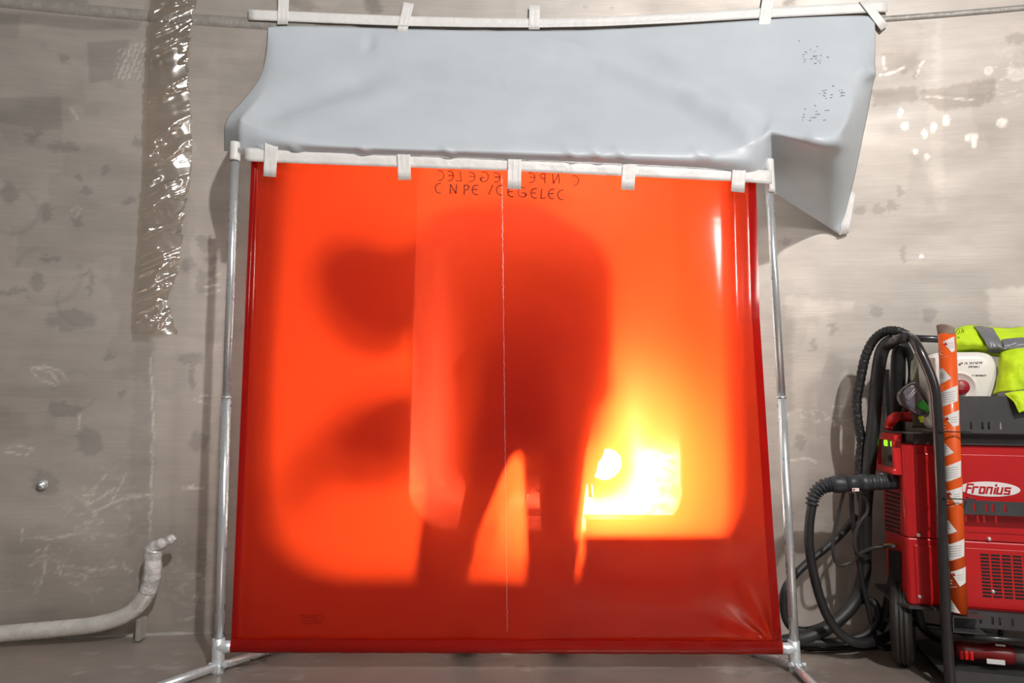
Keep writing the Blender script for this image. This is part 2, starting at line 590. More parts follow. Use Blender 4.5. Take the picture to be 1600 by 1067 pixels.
def build_wall():
    xs = np.arange(-4.2, 4.201, .0085)
    zs = np.arange(0, 3.651, .0085)
    X, Z = np.meshgrid(xs, zs)
    Y = Y_W - (R_W - np.sqrt(R_W ** 2 - (X - XC_W) ** 2))
    U, V = project(X, Y, Z)
    rag = ((fbm(X * 9, Z * 40, 5) - .5) * 26, (fbm(X * 20, Z * 20, 15) - .5) * 10)
    rag2 = ((fbm(X * 14, Z * 90, 25) - .5) * 16, (fbm(X * 60, Z * 30, 35) - .5) * 8)
    # base tone
    tone = .94 + .42 * (fbm(X * 1.5, Z * 1.9, 1) - .5) + .12 * (fbm(X * 2.0, Z * 34, 2) - .5) + .18 * (fbm(X * 9, Z * 14, 3, 3) - .5)
    pm = np.clip((fbm(X * 3.2 + .3 * fbm(X * 30, Z * 9, 13), Z * 3.6, 12, 3) - .56) * 18, 0, 1)
    tone = tone * (1 - .10 * pm)
    brown = .5 + .9 * (fbm(X * 1.7, Z * 1.9, 8) - .5)
    rough = .50 + .22 * (fbm(X * 2.6, Z * 9, 4) - .5)

    def dark(poly, k, soft=3, r=None, b=0.0, ro=0.0):
        nonlocal tone, brown, rough
        m = inpoly(U, V, poly, soft, r)
        tone = tone * (1 - m * k)
        brown = brown + m * b
        rough = rough + m * ro

    # vertical panel bands with ragged edges, plus painted light and shade zones
    dark([(-300, -200), (205, -200), (205, 1100), (-300, 1100)], .03, 8, rag)
    dark([(298, 45), (345, 45), (340, 330), (335, 560), (240, 560), (275, 300)], -.06, 6, rag)
    dark([(235, 510), (335, 540), (330, 760), (240, 780)], -.10, 6, rag)
    dark([(210, 520), (240, 520), (235, 830), (200, 860)], .12, 6, rag2)
    dark([(0, 820), (200, 860), (330, 800), (330, 985), (0, 1010)], .14, 40, rag)  # lower left darkened, falloff of the light put into the colour
    dark([(232, -60), (304, -60), (296, 60), (282, 240), (228, 240), (228, 60)], .10, 5, rag2, b=.75)
    dark([(225, 240), (285, 240), (268, 520), (205, 520)], .05, 5, rag2, b=.3)
    dark([(1225, 400), (1480, 330), (1700, 330), (1700, 520), (1225, 620)], -.06, 30, rag)  # right side lightened, nearness of the lamp put into the colour
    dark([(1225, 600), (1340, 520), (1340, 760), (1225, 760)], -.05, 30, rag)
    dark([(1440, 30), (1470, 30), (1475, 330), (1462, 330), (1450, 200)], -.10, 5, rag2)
    dark([(1360, 30), (1460, 30), (1455, 130), (1360, 130)], .08, 8, rag2, b=.35)
    # dark ground rectangles and smears, and some lighter patches
    dark([(136, 66), (203, 62), (182, 122), (140, 131)], .20, 3, b=-.1)
    dark([(-40, 154), (95, 151), (97, 201), (60, 203), (-40, 184)], .18, 3, b=-.1)
    dark([(-40, 15), (222, 34), (215, 46), (125, 47), (60, 38), (-40, 38)], .25, 5, b=-.1)
    dark([(-40, 20), (32, 24), (28, 60), (-40, 58)], .14, 6)
    dark([(58, -20), (140, -20), (138, 9), (60, 4)], .2, 4)
    dark([(1365, 142), (1432, 134), (1436, 158), (1366, 166)], .22, 5, rag2, b=.6)
    dark([(1436, 142), (1555, 122), (1553, 158), (1530, 166), (1468, 172), (1442, 158)], .24, 4, rag2, b=.6)
    dark([(1380, 84), (1436, 82), (1430, 112), (1384, 108)], .14, 8, rag2, b=.6)
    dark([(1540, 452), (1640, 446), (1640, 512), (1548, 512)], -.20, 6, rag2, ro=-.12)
    dark([(1228, 462), (1336, 472), (1332, 486), (1228, 500)], -.20, 5, rag2)  # lighter band, the wall's specular patch painted into its colour
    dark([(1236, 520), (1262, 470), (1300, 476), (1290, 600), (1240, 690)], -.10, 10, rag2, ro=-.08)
    dark([(1212, 470), (1240, 480), (1240, 640), (1215, 650)], .14, 6, rag2)
    dark([(430, 0), (470, -10), (500, 12), (480, 20)], .2, 6, rag2, b=.4)
    dark([(560, -20), (585, -20), (600, 14), (580, 26)], .3, 6, rag2, b=.4)
    dark([(1226, -10), (1250, -10), (1240, 8), (1222, 8)], .4, 6, rag2, b=.4)
    # small dirt smudges
    sm = [(100, 90, 8, 9), (72, 331, 9, 14), (57, 440, 12, 14), (52, 210, 14, 6), (50, 220, 10, 6), (215, 222, 9, 7), (120, 275, 6, 7), (163, 266, 6, 8),
          (135, 300, 10, 6), (200, 315, 9, 6), (122, 345, 8, 8), (80, 405, 14, 5), (140, 440, 4, 22), (20, 455, 24, 5), (320, 380, 12, 12), (330, 405, 10, 6),
          (295, 413, 12, 12), (315, 440, 10, 18), (332, 428, 8, 10), (170, 556, 8, 5), (190, 615, 8, 7), (100, 640, 26, 12), (140, 690, 20, 22), (70, 755, 22, 20),
          (300, 560, 22, 10), (300, 590, 5, 22), (310, 690, 16, 14), (1412, 397, 5, 13), (1393, 322, 9, 9), (1372, 328, 10, 9), (1342, 330, 9, 8), (1407, 300, 7, 6),
          (1270, 538, 5, 9), (1300, 512, 7, 10), (1453, 492, 12, 14), (1370, 484, 10, 10), (1228, 378, 9, 6), (1430, 118, 4, 6), (1410, 112, 5, 4), (1250, 690, 8, 12),
          (915, 10, 4, 3), (956, 11, 3, 3), (1590, 60, 20, 7), (1232, 800, 8, 14), (100, 230, 24, 10), (15, 300, 12, 18), (110, 500, 40, 16)]
    for (x, y, a, b2) in sm:
        q = ((U + rag2[0] * 1.1 - x) / a) ** 2 + ((V + rag2[1] * 2.0 - y) / b2) ** 2
        m = np.clip((1.25 - q) * 2.2, 0, 1)
        tone = tone * (1 - .22 * m)
        brown = brown - .15 * m
    # rings left by a grinder
    for (x, y, r0, w) in [(75, 430, 52, 7), (20, 330, 40, 6), (118, 610, 34, 5), (135, 470, 46, 5)]:
        d = np.abs(np.hypot((U - x), (V - y) * 1.15) - r0)
        tone = tone * (1 - .12 * np.clip(1 - d / w, 0, 1) * (fbm(X * 8, Z * 8, 60) > .42))
    # polished flecks and scratches; many bright strokes are glints painted as colour
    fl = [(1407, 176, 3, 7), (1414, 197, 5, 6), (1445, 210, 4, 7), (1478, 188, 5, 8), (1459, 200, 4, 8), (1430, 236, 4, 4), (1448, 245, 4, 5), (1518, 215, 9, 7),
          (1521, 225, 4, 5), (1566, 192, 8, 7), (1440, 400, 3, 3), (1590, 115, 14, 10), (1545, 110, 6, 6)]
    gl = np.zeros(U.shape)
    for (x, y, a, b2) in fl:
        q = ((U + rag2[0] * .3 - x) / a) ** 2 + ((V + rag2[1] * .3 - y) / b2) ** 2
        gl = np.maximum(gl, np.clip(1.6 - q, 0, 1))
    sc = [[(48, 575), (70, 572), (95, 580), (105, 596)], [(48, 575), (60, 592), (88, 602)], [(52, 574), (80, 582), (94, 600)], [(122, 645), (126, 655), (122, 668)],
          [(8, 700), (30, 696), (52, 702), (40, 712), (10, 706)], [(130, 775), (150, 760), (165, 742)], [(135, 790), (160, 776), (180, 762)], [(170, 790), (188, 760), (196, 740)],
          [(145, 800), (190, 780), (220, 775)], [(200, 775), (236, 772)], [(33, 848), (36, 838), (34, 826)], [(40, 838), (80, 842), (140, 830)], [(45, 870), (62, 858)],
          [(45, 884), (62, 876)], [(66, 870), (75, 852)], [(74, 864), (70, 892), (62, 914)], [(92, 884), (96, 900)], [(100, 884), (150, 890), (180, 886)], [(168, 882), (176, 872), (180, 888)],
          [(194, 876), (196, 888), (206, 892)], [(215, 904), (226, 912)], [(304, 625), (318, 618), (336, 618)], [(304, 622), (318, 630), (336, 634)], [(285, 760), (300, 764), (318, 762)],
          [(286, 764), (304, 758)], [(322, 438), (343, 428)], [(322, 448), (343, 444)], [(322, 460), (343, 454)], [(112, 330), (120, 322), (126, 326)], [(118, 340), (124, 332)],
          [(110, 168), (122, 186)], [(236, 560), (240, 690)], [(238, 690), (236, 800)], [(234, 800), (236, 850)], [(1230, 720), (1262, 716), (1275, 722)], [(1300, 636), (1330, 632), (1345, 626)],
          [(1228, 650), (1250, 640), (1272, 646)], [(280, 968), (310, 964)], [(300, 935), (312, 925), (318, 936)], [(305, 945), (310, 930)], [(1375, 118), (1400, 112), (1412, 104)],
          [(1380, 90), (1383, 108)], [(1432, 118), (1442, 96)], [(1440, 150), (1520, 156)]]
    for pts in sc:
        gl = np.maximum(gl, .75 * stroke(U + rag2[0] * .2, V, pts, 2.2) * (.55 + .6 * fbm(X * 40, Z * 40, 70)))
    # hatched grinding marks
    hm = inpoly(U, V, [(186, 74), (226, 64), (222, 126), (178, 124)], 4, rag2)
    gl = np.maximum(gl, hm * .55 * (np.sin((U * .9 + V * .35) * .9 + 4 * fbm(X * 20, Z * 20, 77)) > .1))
    # bright ridged streaks, crinkle glints painted into the colour
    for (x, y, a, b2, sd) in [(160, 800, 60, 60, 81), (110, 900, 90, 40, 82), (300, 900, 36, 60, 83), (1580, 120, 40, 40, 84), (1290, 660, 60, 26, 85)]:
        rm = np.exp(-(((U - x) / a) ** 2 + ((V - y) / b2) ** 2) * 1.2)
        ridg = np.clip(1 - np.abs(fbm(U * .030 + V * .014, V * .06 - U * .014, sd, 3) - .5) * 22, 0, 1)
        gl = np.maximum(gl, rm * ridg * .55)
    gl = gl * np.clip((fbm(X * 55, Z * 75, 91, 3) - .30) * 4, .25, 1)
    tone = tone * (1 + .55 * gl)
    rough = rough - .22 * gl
    base = np.array([.47, .435, .405])
    warm = np.array([.43, .36, .29])
    bb = np.clip(brown, 0, 1)[..., None]
    col = (base * (1 - .55 * bb) + warm * .55 * bb) * tone[..., None]
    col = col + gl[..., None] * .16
    # mesh, with the hatch left open
    ny, nx = X.shape
    hx = (xs[:-1] + xs[1:]) / 2
    hz = (zs[:-1] + zs[1:]) / 2
    CX, CZ = np.meshgrid(hx, hz)
    ddx = np.maximum(np.maximum(HX0 + HR - CX, CX - HX1 + HR), 0)
    ddz = np.maximum(np.maximum(HZ0 + HR - CZ, CZ - HZ1 + HR), 0)
    hole = np.hypot(ddx, ddz) < HR + .004
    idx = np.arange(nx * ny).reshape(ny, nx)
    q = np.stack([idx[:-1, :-1], idx[:-1, 1:], idx[1:, 1:], idx[1:, :-1]], -1)[~hole]
    me = bpy.data.meshes.new('wall_back')
    co = np.stack([X, Y, Z], -1).reshape(-1, 3).astype(np.float32)
    me.vertices.add(len(co)); me.vertices.foreach_set('co', co.ravel())
    me.loops.add(q.size); me.loops.foreach_set('vertex_index', q.ravel().astype(np.int32))
    me.polygons.add(len(q))
    me.polygons.foreach_set('loop_start', np.arange(0, q.size, 4, dtype=np.int32))
    me.polygons.foreach_set('loop_total', np.full(len(q), 4, np.int32))
    me.polygons.foreach_set('use_smooth', np.ones(len(q), bool))
    me.update(calc_edges=True)
    set_surface_tone(me, col, rough)
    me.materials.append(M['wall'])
    o = bpy.data.objects.new('wall_back', me)
    COL.objects.link(o)
    struct(o)


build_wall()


def build_floor():
    xs = np.arange(-4.3, 4.301, .02)
    ys = np.arange(-3.0, 3.121, .02)
    X, Y = np.meshgrid(xs, ys)
    Z = np.zeros_like(X)
    tone = 1 + .30 * (fbm(X * 1.2, Y * 3, 201) - .5) + .22 * (fbm(X * 6, Y * 22, 202) - .5)
    br = np.clip(.5 + 1.0 * (fbm(X * 1.5, Y * 2, 203) - .5), 0, 1)[..., None]
    col = (np.array([.34, .315, .295]) * (1 - br) + np.array([.37, .29, .24]) * br) * tone[..., None]
    rough = .33 + .25 * (fbm(X * 2.2, Y * 5, 204) - .5)
    gl = np.clip(1 - np.abs(fbm(X * 5, Y * 14, 205, 3) - .5) * 40, 0, 1) * (fbm(X * 2, Y * 2, 206) > .58)
    col = col + gl[..., None] * .15
    mb = MB()
    me = bpy.data.meshes.new('floor')
    ny, nx = X.shape
    idx = np.arange(nx * ny).reshape(ny, nx)
    q = np.stack([idx[:-1, :-1], idx[:-1, 1:], idx[1:, 1:], idx[1:, :-1]], -1).reshape(-1, 4)
    co = np.stack([X, Y, Z], -1).reshape(-1, 3).astype(np.float32)
    me.vertices.add(len(co)); me.vertices.foreach_set('co', co.ravel())
    me.loops.add(q.size); me.loops.foreach_set('vertex_index', q.ravel().astype(np.int32))
    me.polygons.add(len(q))
    me.polygons.foreach_set('loop_start', np.arange(0, q.size, 4, dtype=np.int32))
    me.polygons.foreach_set('loop_total', np.full(len(q), 4, np.int32))
    me.update(calc_edges=True)
    set_surface_tone(me, col, rough)
    me.materials.append(M['floor'])
    o = bpy.data.objects.new('floor', me)
    COL.objects.link(o)
    struct(o)


build_floor()

# horizontal weld seam along the cladding
zs0 = PW(841, 46).z
mb = MB()
rows = []
for k in range(121):
    x = -4.1 + 8.2 * k / 120
    y = yw(x)
    w = .030 if x < -.9 else .016
    zs_seam = zs0 + min(0, .016 * (x - .9))
    rows.append([Vector((x, y + .002, zs_seam + w)), Vector((x, y - .006, zs_seam + w * .75)), Vector((x, y - .007 - .002 * math.sin(k * 2.1), zs_seam)), Vector((x, y - .006, zs_seam - w * .75)), Vector((x, y + .002, zs_seam - w))])
mb.grid(rows)
struct(mb.build('trim_1', M['seam']))
# ragged weld toe where wall meets floor
mb = MB()
rows = []
for k in range(161):
    x = -4.1 + 8.2 * k / 160
    y = yw(x)
    h = .008 + .003 * math.sin(k * 1.7) + .003 * math.sin(k * .53)
    rows.append([Vector((x, y + .002, h)), Vector((x, y - h * .6, h * .6)), Vector((x, y - h, -.002))])
mb.grid(rows)
struct(mb.build('baseboard_back', M['seam']))

# hatch: lip and tunnel
ol = rrect(HX0, HX1, HZ0, HZ1, HR)
ol2 = rrect(HX0 - .022, HX1 + .022, HZ0 - .022, HZ1 + .022, HR + .022)
mb = MB()
rows = [[Vector((x, yw(x) + .004, z)) for x, z in ol2 + ol2[:1]],
        [Vector((x, yw(x) - .006, z)) for x, z in ol2 + ol2[:1]],
        [Vector((x, yw(x) - .006, z)) for x, z in ol + ol[:1]],
        [Vector((x, yw(x) + .03, z)) for x, z in ol + ol[:1]]]
mb.grid(rows, False)
struct(mb.build('trim_2', M['seam']))
mb = MB()
Y_END = 7.6
rows = []
for t in np.linspace(0, 1, 40):
    rows.append([Vector((x, yw(x) * (1 - t) + Y_END * t, z)) for x, z in ol + ol[:1]])
mb.grid(rows)
struct(mb.build('wall_tunnel', M['tunnel']))
mb = MB()
mb.add([Vector((x, Y_END, z)) for x, z in ol], [tuple(range(len(ol)))])
struct(mb.build('wall_tunnel_end', M['void']))  # near-black sheet in place of the unlit depth beyond

# ------------------------------------------------------------------ welding screen frame
YL, YR = 2.57, 2.64


def PF(px, py, off=0.0):
    """point in the plane of the screen frame"""
    xl, xr = -1.12, 1.10
    Y = YL
    for _ in range(5):
        x = P(px, py, Y).x
        Y = YL + (YR - YL) * (x - xl) / (xr - xl) - off
    return P(px, py, Y)


frame = root('welding_screen_frame', (PF(345, 1046).x, PF(345, 1046).y, 0), 'galvanised tube stand that carries the red welding curtain', 'frame')
lt, lb = PF(368, 232), PF(341, 1052)
rt, rb = PF(1200, 262), PF(1244, 1056)
lmid, rmid = PF(354, 620), PF(1221, 620)
for nm, a, b in (('post', lt, lmid), ('post', rt, rmid)):
    mb = MB(); mb.tube([a, b], .0150, 20); mb.build('upper_post', M['zinc'], frame)
for nm, a, b in (('post', lmid, lb), ('post', rmid, rb)):
    mb = MB(); mb.tube([a, b], .0168, 20); mb.tube([a + Vector((0, 0, .002)), a - Vector((0, 0, .006))], .0178, 20)
    mb.build('lower_post', M['zinc'], frame)
mb = MB(); mb.tube([PF(352, 1010), PF(1238, 1013)], .0145, 16); mb.build('bottom_bar', M['zinc'], frame)
mb = MB(); mb.tube([PF(368, 236), PF(1201, 266)], .0145, 16); mb.build('top_bar', M['zinc'], frame)
for side, px, py, px2 in ((-1, 341.5, 1010, 365), (1, 1240.5, 1013, 1216)):
    c = PF(px, py)
    e = PF(px2, py)
    mb = MB()
    mb.tube([c + (c - e) * .2, c, c * .45 + e * .55, e], [.017, .0225, .0205, .0200], 20)
    up = (lt - lb).normalized() if side < 0 else (rt - rb).normalized()
    mb.tube([c - up * .115, c - up * .10, c - up * .02, c + up * .028, c + up * .03], [.0195, .0205, .022, .0215, .0185], 20)
    cn = mb.build('corner_connector', M['cast'], frame)
    mb = MB()
    f = c - up * .125
    f.z = .019
    mb.box(f, .036, .05, .036)
    mb.build('foot_joint', M['cast'], frame, bevel=.008)
    # foot tube, runs forward and backward on the floor
    fx = -.11 if side < 0 else -.03
    fwd = Vector((c.x + (-.19 if side < 0 else .19), f.y - .30, .017))
    back = Vector((c.x + (.20 if side < 0 else -.20), f.y + .27, .017))
    if side > 0:
        fwd = Vector((c.x - .01, f.y - .26, .017))
    mb = MB(); mb.tube([fwd, Vector((c.x, f.y, .022)), back], .0155, 16); mb.build('foot_tube', M['zinc'], frame)
    for dx in (-.022, .026):
        mb = MB(); mb.tube([f + Vector((dx * .8, -.012, .012)), f + Vector((dx * 1.25, -.02, .014))], .008, 12); mb.build('thumb_screw', M['cast'], frame)

# ------------------------------------------------------------------ red curtain
def interp(t, pts):
    for (a, va), (b, vb) in zip(pts[:-1], pts[1:]):
        if t <= b:
            k = (t - a) / (b - a) if b > a else 0
            return va + (vb - va) * k
    return pts[-1][1]


def curtain_px(u, v):
    xl = interp(v, [(0, 393), (.35, 382), (1, 361)])
    xr = interp(v, [(0, 1181), (.3, 1187), (.75, 1208), (1, 1222)])
    x = xl + (xr - xl) * u
    yt = 246 + 30 * u
    yb = 1001 + 4 * u
    y = yt + (yb - yt) * v
    return x, y


def curtain_off(u, v):
    o = .016 * math.sin(math.pi * v)
    # long vertical folds by the right edge, strongest at the top
    k = math.exp(-((u - .965) / .030) ** 2) * (math.exp(-(v / .30) ** 2) * 1.0 + .10)
    o += .0024 * k * math.cos((u - .955) * 2 * math.pi / .060)
    o += .0004 * k * math.cos((u - .975) * 2 * math.pi / .019 + v * 2)
    # left edge curls a little
    k = math.exp(-(u / .03) ** 2) * (.3 + .7 * math.exp(-((v - .3) / .3) ** 2))
    o += .010 * k * math.sin(u * 2 * math.pi / .035 + 1)
    # puckers in the lower right corner
    d = math.hypot((u - .985) * 1.2, v - 1.0)
    a = math.atan2(1.0 - v, (.985 - u) * 1.2 + 1e-6)
    o += .010 * math.exp(-(d / .15) ** 2) * math.sin(a * 9.0) * min(1, d / .04)
    o += .004 * math.sin(u * 9 + v * 3) + .0025 * math.sin(u * 23 + 1.3) * math.cos(v * 7)
    o += .0022 * math.sin(v * 46 + 3 * math.sin(u * 6)) * math.exp(-((v - .86) / .09) ** 2)
    return o


NU, NV = 260, 150
rows = []
for j in range(NV + 1):
    r = []
    for i in range(NU + 1):
        u, v = i / NU, j / NV
        x, y = curtain_px(u, v)
        r.append(PF(x, y, curtain_off(u, v)))
    rows.append(r)
cur = root('welding_curtain', PF(790, 1005), 'large translucent red welding curtain stretched in the tube frame, arc glowing behind', 'curtain')
mb = MB(); mb.grid(rows); sh_ = mb.build('sheet', M['curtain'], cur)


def face_front(o):
    me = o.data
    if sum(p.normal.y for p in me.polygons) > 0:
        me.flip_normals()


face_front(sh_)
# bottom pocket round the bar
mb = MB()
rows = []
a, b = PF(363, 1010), PF(1220, 1013)
prof = [(-.0165, .030), (-.0185, .012), (-.021, 0), (-.018, -.013), (-.008, -.019), (.006, -.020), (.017, -.012), (.020, .002), (.016, .016), (.002, .028)]
for k in range(90):
    t = k / 89
    c = a.lerp(b, t)
    w = .0015 * math.sin(k * .9) + .001 * math.sin(k * 2.3)
    rows.append([c + Vector((0, dy * 1.05 + w * (1 if dz > 0 else .2), dz + w * .3)) for dy, dz in prof])
mb.grid(rows); mb.build('bottom_pocket', M['hem'], cur)
# welded double strip down the left and right edges
for u0, u1 in ((.0, .012), (.985, 1.0)):
    mb = MB()
    rows = []
    for j in range(NV + 1):
        v = j / NV
        rows.append([PF(*curtain_px(u0 + (u1 - u0) * q / 4, v), curtain_off(u0 + (u1 - u0) * q / 4, v) + .0025) for q in range(5)])
    mb.grid(rows); face_front(mb.build('side_hem', M['hem'], cur))
# bright vertical crease with flaking
mb = MB()
pts, rs = [], []
rnd = random.Random(3)
for j in range(260):
    v0 = j / 260 * .985
    dens = 1.0 if v0 < .28 else (.42 if v0 < .6 else .18)
    pts.append(PF(784 + 9 * v0 + rnd.uniform(-.6, .6), 262 + 738 * v0, curtain_off(.497, v0) + .002))
    k = fbm(np.array([j * .55]), np.array([.3]), 611, 2)[0]
    rs.append(.0003 + .0022 * max(0, k - .62 + .42 * dens) * dens)
mb.tube(pts, rs, 6)
s_ = mb.build('crease', M['white'], cur)
s_['label'] = 'flaking white crease'

# handwriting: stroke letters (unit box 1 x 1, y up)
def arc_pts(cx, cy, rx, ry, a0, a1, n=14):
    return [(cx + rx * math.cos(math.radians(a0 + (a1 - a0) * k / n)), cy + ry * math.sin(math.radians(a0 + (a1 - a0) * k / n))) for k in range(n + 1)]


GL = {
    'C': [arc_pts(.62, .5, .6, .5, 70, 285)],
    'N': [[(0, 0), (.08, 1), (.8, 0), (.9, 1)]],
    'P': [[(.1, 0), (.15, 1)], [(.0, .95), (.5, 1), (.8, .8), (.55, .5), (.15, .45)]],
    'e': [arc_pts(.62, .5, .6, .5, 65, 290), [(.05, .52), (.75, .55)]],
    'G': [arc_pts(.6, .5, .6, .5, 60, 340), [(.5, .42), (1.0, .42), (.95, 0)]],
    'L': [[(.2, 1), (.1, 0), (.8, .06)]],
    '/': [[(0, 0), (.55, 1)]],
    'F': [[(.1, 0), (.28, 1), (1.1, 1)], [(.2, .55), (.8, .55)]],
    'r': [[(0, 0), (.12, .7), (.75, .7)]],
    'o': [[(.1, .1), (.2, .7), (.85, .7), (.75, 0), (.1, 0), (.12, .2)]],
    'n': [[(0, 0), (.14, .7), (.8, .7), (.68, 0)]],
    'i': [[(.1, 0), (.22, .62)], [(.28, .92), (.30, 1.04)]],
    'u': [[(.14, .7), (0, 0), (.68, 0), (.82, .7)]],
    's': [[(.85, .7), (.15, .7), (.1, .36), (.75, .36), (.7, 0), (0, 0)]],
    'I': [[(.2, 0), (.2, 1)]], 'A': [[(0, 0), (.45, 1), (.9, 0)], [(.2, .4), (.7, .4)]], 'S': [[(.85, .9), (.4, 1), (.1, .75), (.8, .3), (.5, 0), (.05, .1)]],
    'f': [[(.5, 1), (.25, .85), (.2, 0)], [(0, .6), (.5, .6)]], 'a': [arc_pts(.4, .3, .36, .32, 0, 360), [(.76, .6), (.8, 0)]],
}


def write(mbx, text, fn, x, y, w, h, r, adv, flip=1, jitter=0.0):
    """fn maps pixel coordinates to a point just off the surface"""
    for ch in text:
        if ch in GL:
            jx, jy = random.uniform(-jitter, jitter), random.uniform(-jitter, jitter)
            for st in GL[ch]:
                pts = [fn(x + flip * px_ * w + jx, y - py_ * h + jy) for px_, py_ in st]
                if len(pts) > 8:
                    mbx.tube(pts, r, 6)
                else:
                    for a_, b_ in zip(pts[:-1], pts[1:]):
                        mbx.tube([a_, b_], r, 6)
        x += flip * adv
    return x


def on_curtain(x, y):
    u = (x - 390) / 795
    v = (y - 260) / 745
    return PF(x, y, curtain_off(u, v) + .006)


xs_line = [(680, 302, 'C'), (703, 303, 'N'), (724, 304, 'P'), (738, 304, 'e'), (764, 304, '/'), (776, 305, 'C'), (793, 307, 'e'), (810, 308, 'G'), (829, 309, 'e'), (844, 310, 'L'), (856, 311, 'e'), (871, 312, 'C')]
for x, y, ch in xs_line:
    mb = MB(); write(mb, ch, on_curtain, x, y, 11.5, 15, .0021, 0, 1, .5)
    mb.build('handwritten_letter', M['ink'], cur)
for x, y, ch in [(694, 282, 'C'), (709, 282, 'e'), (722, 283, 'L'), (742, 284, 'e'), (763, 284, 'G'), (782, 285, 'e'), (836, 285, 'e'), (853, 286, 'P'), (874, 287, 'N'), (904, 289, 'C')]:
    mb = MB(); write(mb, ch, on_curtain, x, y, 11.5, 15, .0018, 0, -1, .5)
    mb.build('mirrored_letter', M['ink'], cur)
# embossed maker's marks low on the sheet, barely visible
mb = MB()
for k in range(4):
    y = 961 + k * 4.2
    mb.tube([on_curtain(466 + 3 * k, y), on_curtain(492 + 2 * k, y + .3)], .0009, 5)
mb.tube([on_curtain(500 + 5 * math.cos(a), 966 + 6 * math.sin(a)) for a in np.linspace(0, 6.3, 20)], .0009, 5)
mb.build('embossed_mark', M['hem'], cur)

# ------------------------------------------------------------------ grey tarpaulin hood
WALLY = 'w'


def TP(px, py, Y):
    if isinstance(Y, str):
        return PW(px, py, float(Y[1:]) if len(Y) > 1 else .02)
    return P(px, py, Y)


# columns left to right; rows: top edge on wall, upper middle, lower middle, fold, lip, hem
TCOLS = [
    [(419, 43, 'w.012'), (417, 90, 'w.02'), (403, 135, 2.90), (350, 183, 2.70), (349, 205, 2.68), (350, 236, 2.70)],
    [(424, 42, 'w.012'), (424, 90, 'w.04'), (415, 140, 2.84), (374, 186, 2.56), (374, 208, 2.55), (376, 236, 2.565)],
    [(450, 40, 'w.012'), (449, 92, 'w.06'), (446, 152, 2.80), (432, 214, 2.528), (430, 223.4, 2.513), (430, 235.0, 2.545)],
    [(540, 42, 'w.012'), (540, 95, 'w.08'), (538, 160, 2.78), (530, 221, 2.538), (530, 229.0, 2.518), (530, 238.8, 2.550)],
    [(640, 46, 'w.012'), (640, 98, 'w.09'), (638, 165, 2.78), (634, 225, 2.543), (634, 232.9, 2.523), (634, 242.6, 2.555)],
    [(740, 48, 'w.012'), (740, 100, 'w.09'), (740, 166, 2.79), (738, 229, 2.548), (738, 236.6, 2.533), (738, 246.0, 2.565)],
    [(840, 49, 'w.012'), (840, 102, 'w.09'), (840, 168, 2.80), (840, 232, 2.553), (840, 240.1, 2.538), (840, 249.9, 2.570)],
    [(940, 47, 'w.012'), (940, 100, 'w.09'), (940, 168, 2.80), (940, 233, 2.558), (940, 242.7, 2.543), (940, 254.6, 2.575)],
    [(1040, 41, 'w.012'), (1040, 96, 'w.08'), (1036, 165, 2.80), (1040, 236, 2.563), (1040, 246.5, 2.548), (1040, 259.3, 2.582)],
    [(1130, 35, 'w.012'), (1128, 90, 'w.08'), (1120, 165, 2.80), (1130, 238, 2.568), (1130, 249.5, 2.556), (1130, 263.5, 2.590)],
    [(1205, 30, 'w.012'), (1200, 85, 'w.07'), (1190, 155, 2.80), (1186, 222, 2.578), (1188, 250, 2.550), (1188, 275, 2.60)],
    [(1235, 28, 'w.012'), (1230, 82, 'w.07'), (1216, 150, 2.81), (1203, 204, 2.575), (1207, 250, 2.66), (1209, 300, 2.74)],
    [(1285, 26, 'w.012'), (1284, 78, 'w.08'), (1272, 150, 2.74), (1260, 219, 2.50), (1257, 275, 2.71), (1256, 331, 2.91)],
    [(1340, 24, 'w.012'), (1346, 72, 'w.06'), (1338, 128, 2.80), (1320, 226, 2.46), (1304, 290, 2.72), (1292, 354, 'w.03')],
    [(1366, 26, 'w.012'), (1369, 70, 'w.03'), (1366, 130, 'w.04'), (1345, 225, 'w.06'), (1331, 300, 'w.035'), (1312, 366, 'w.02')],
]


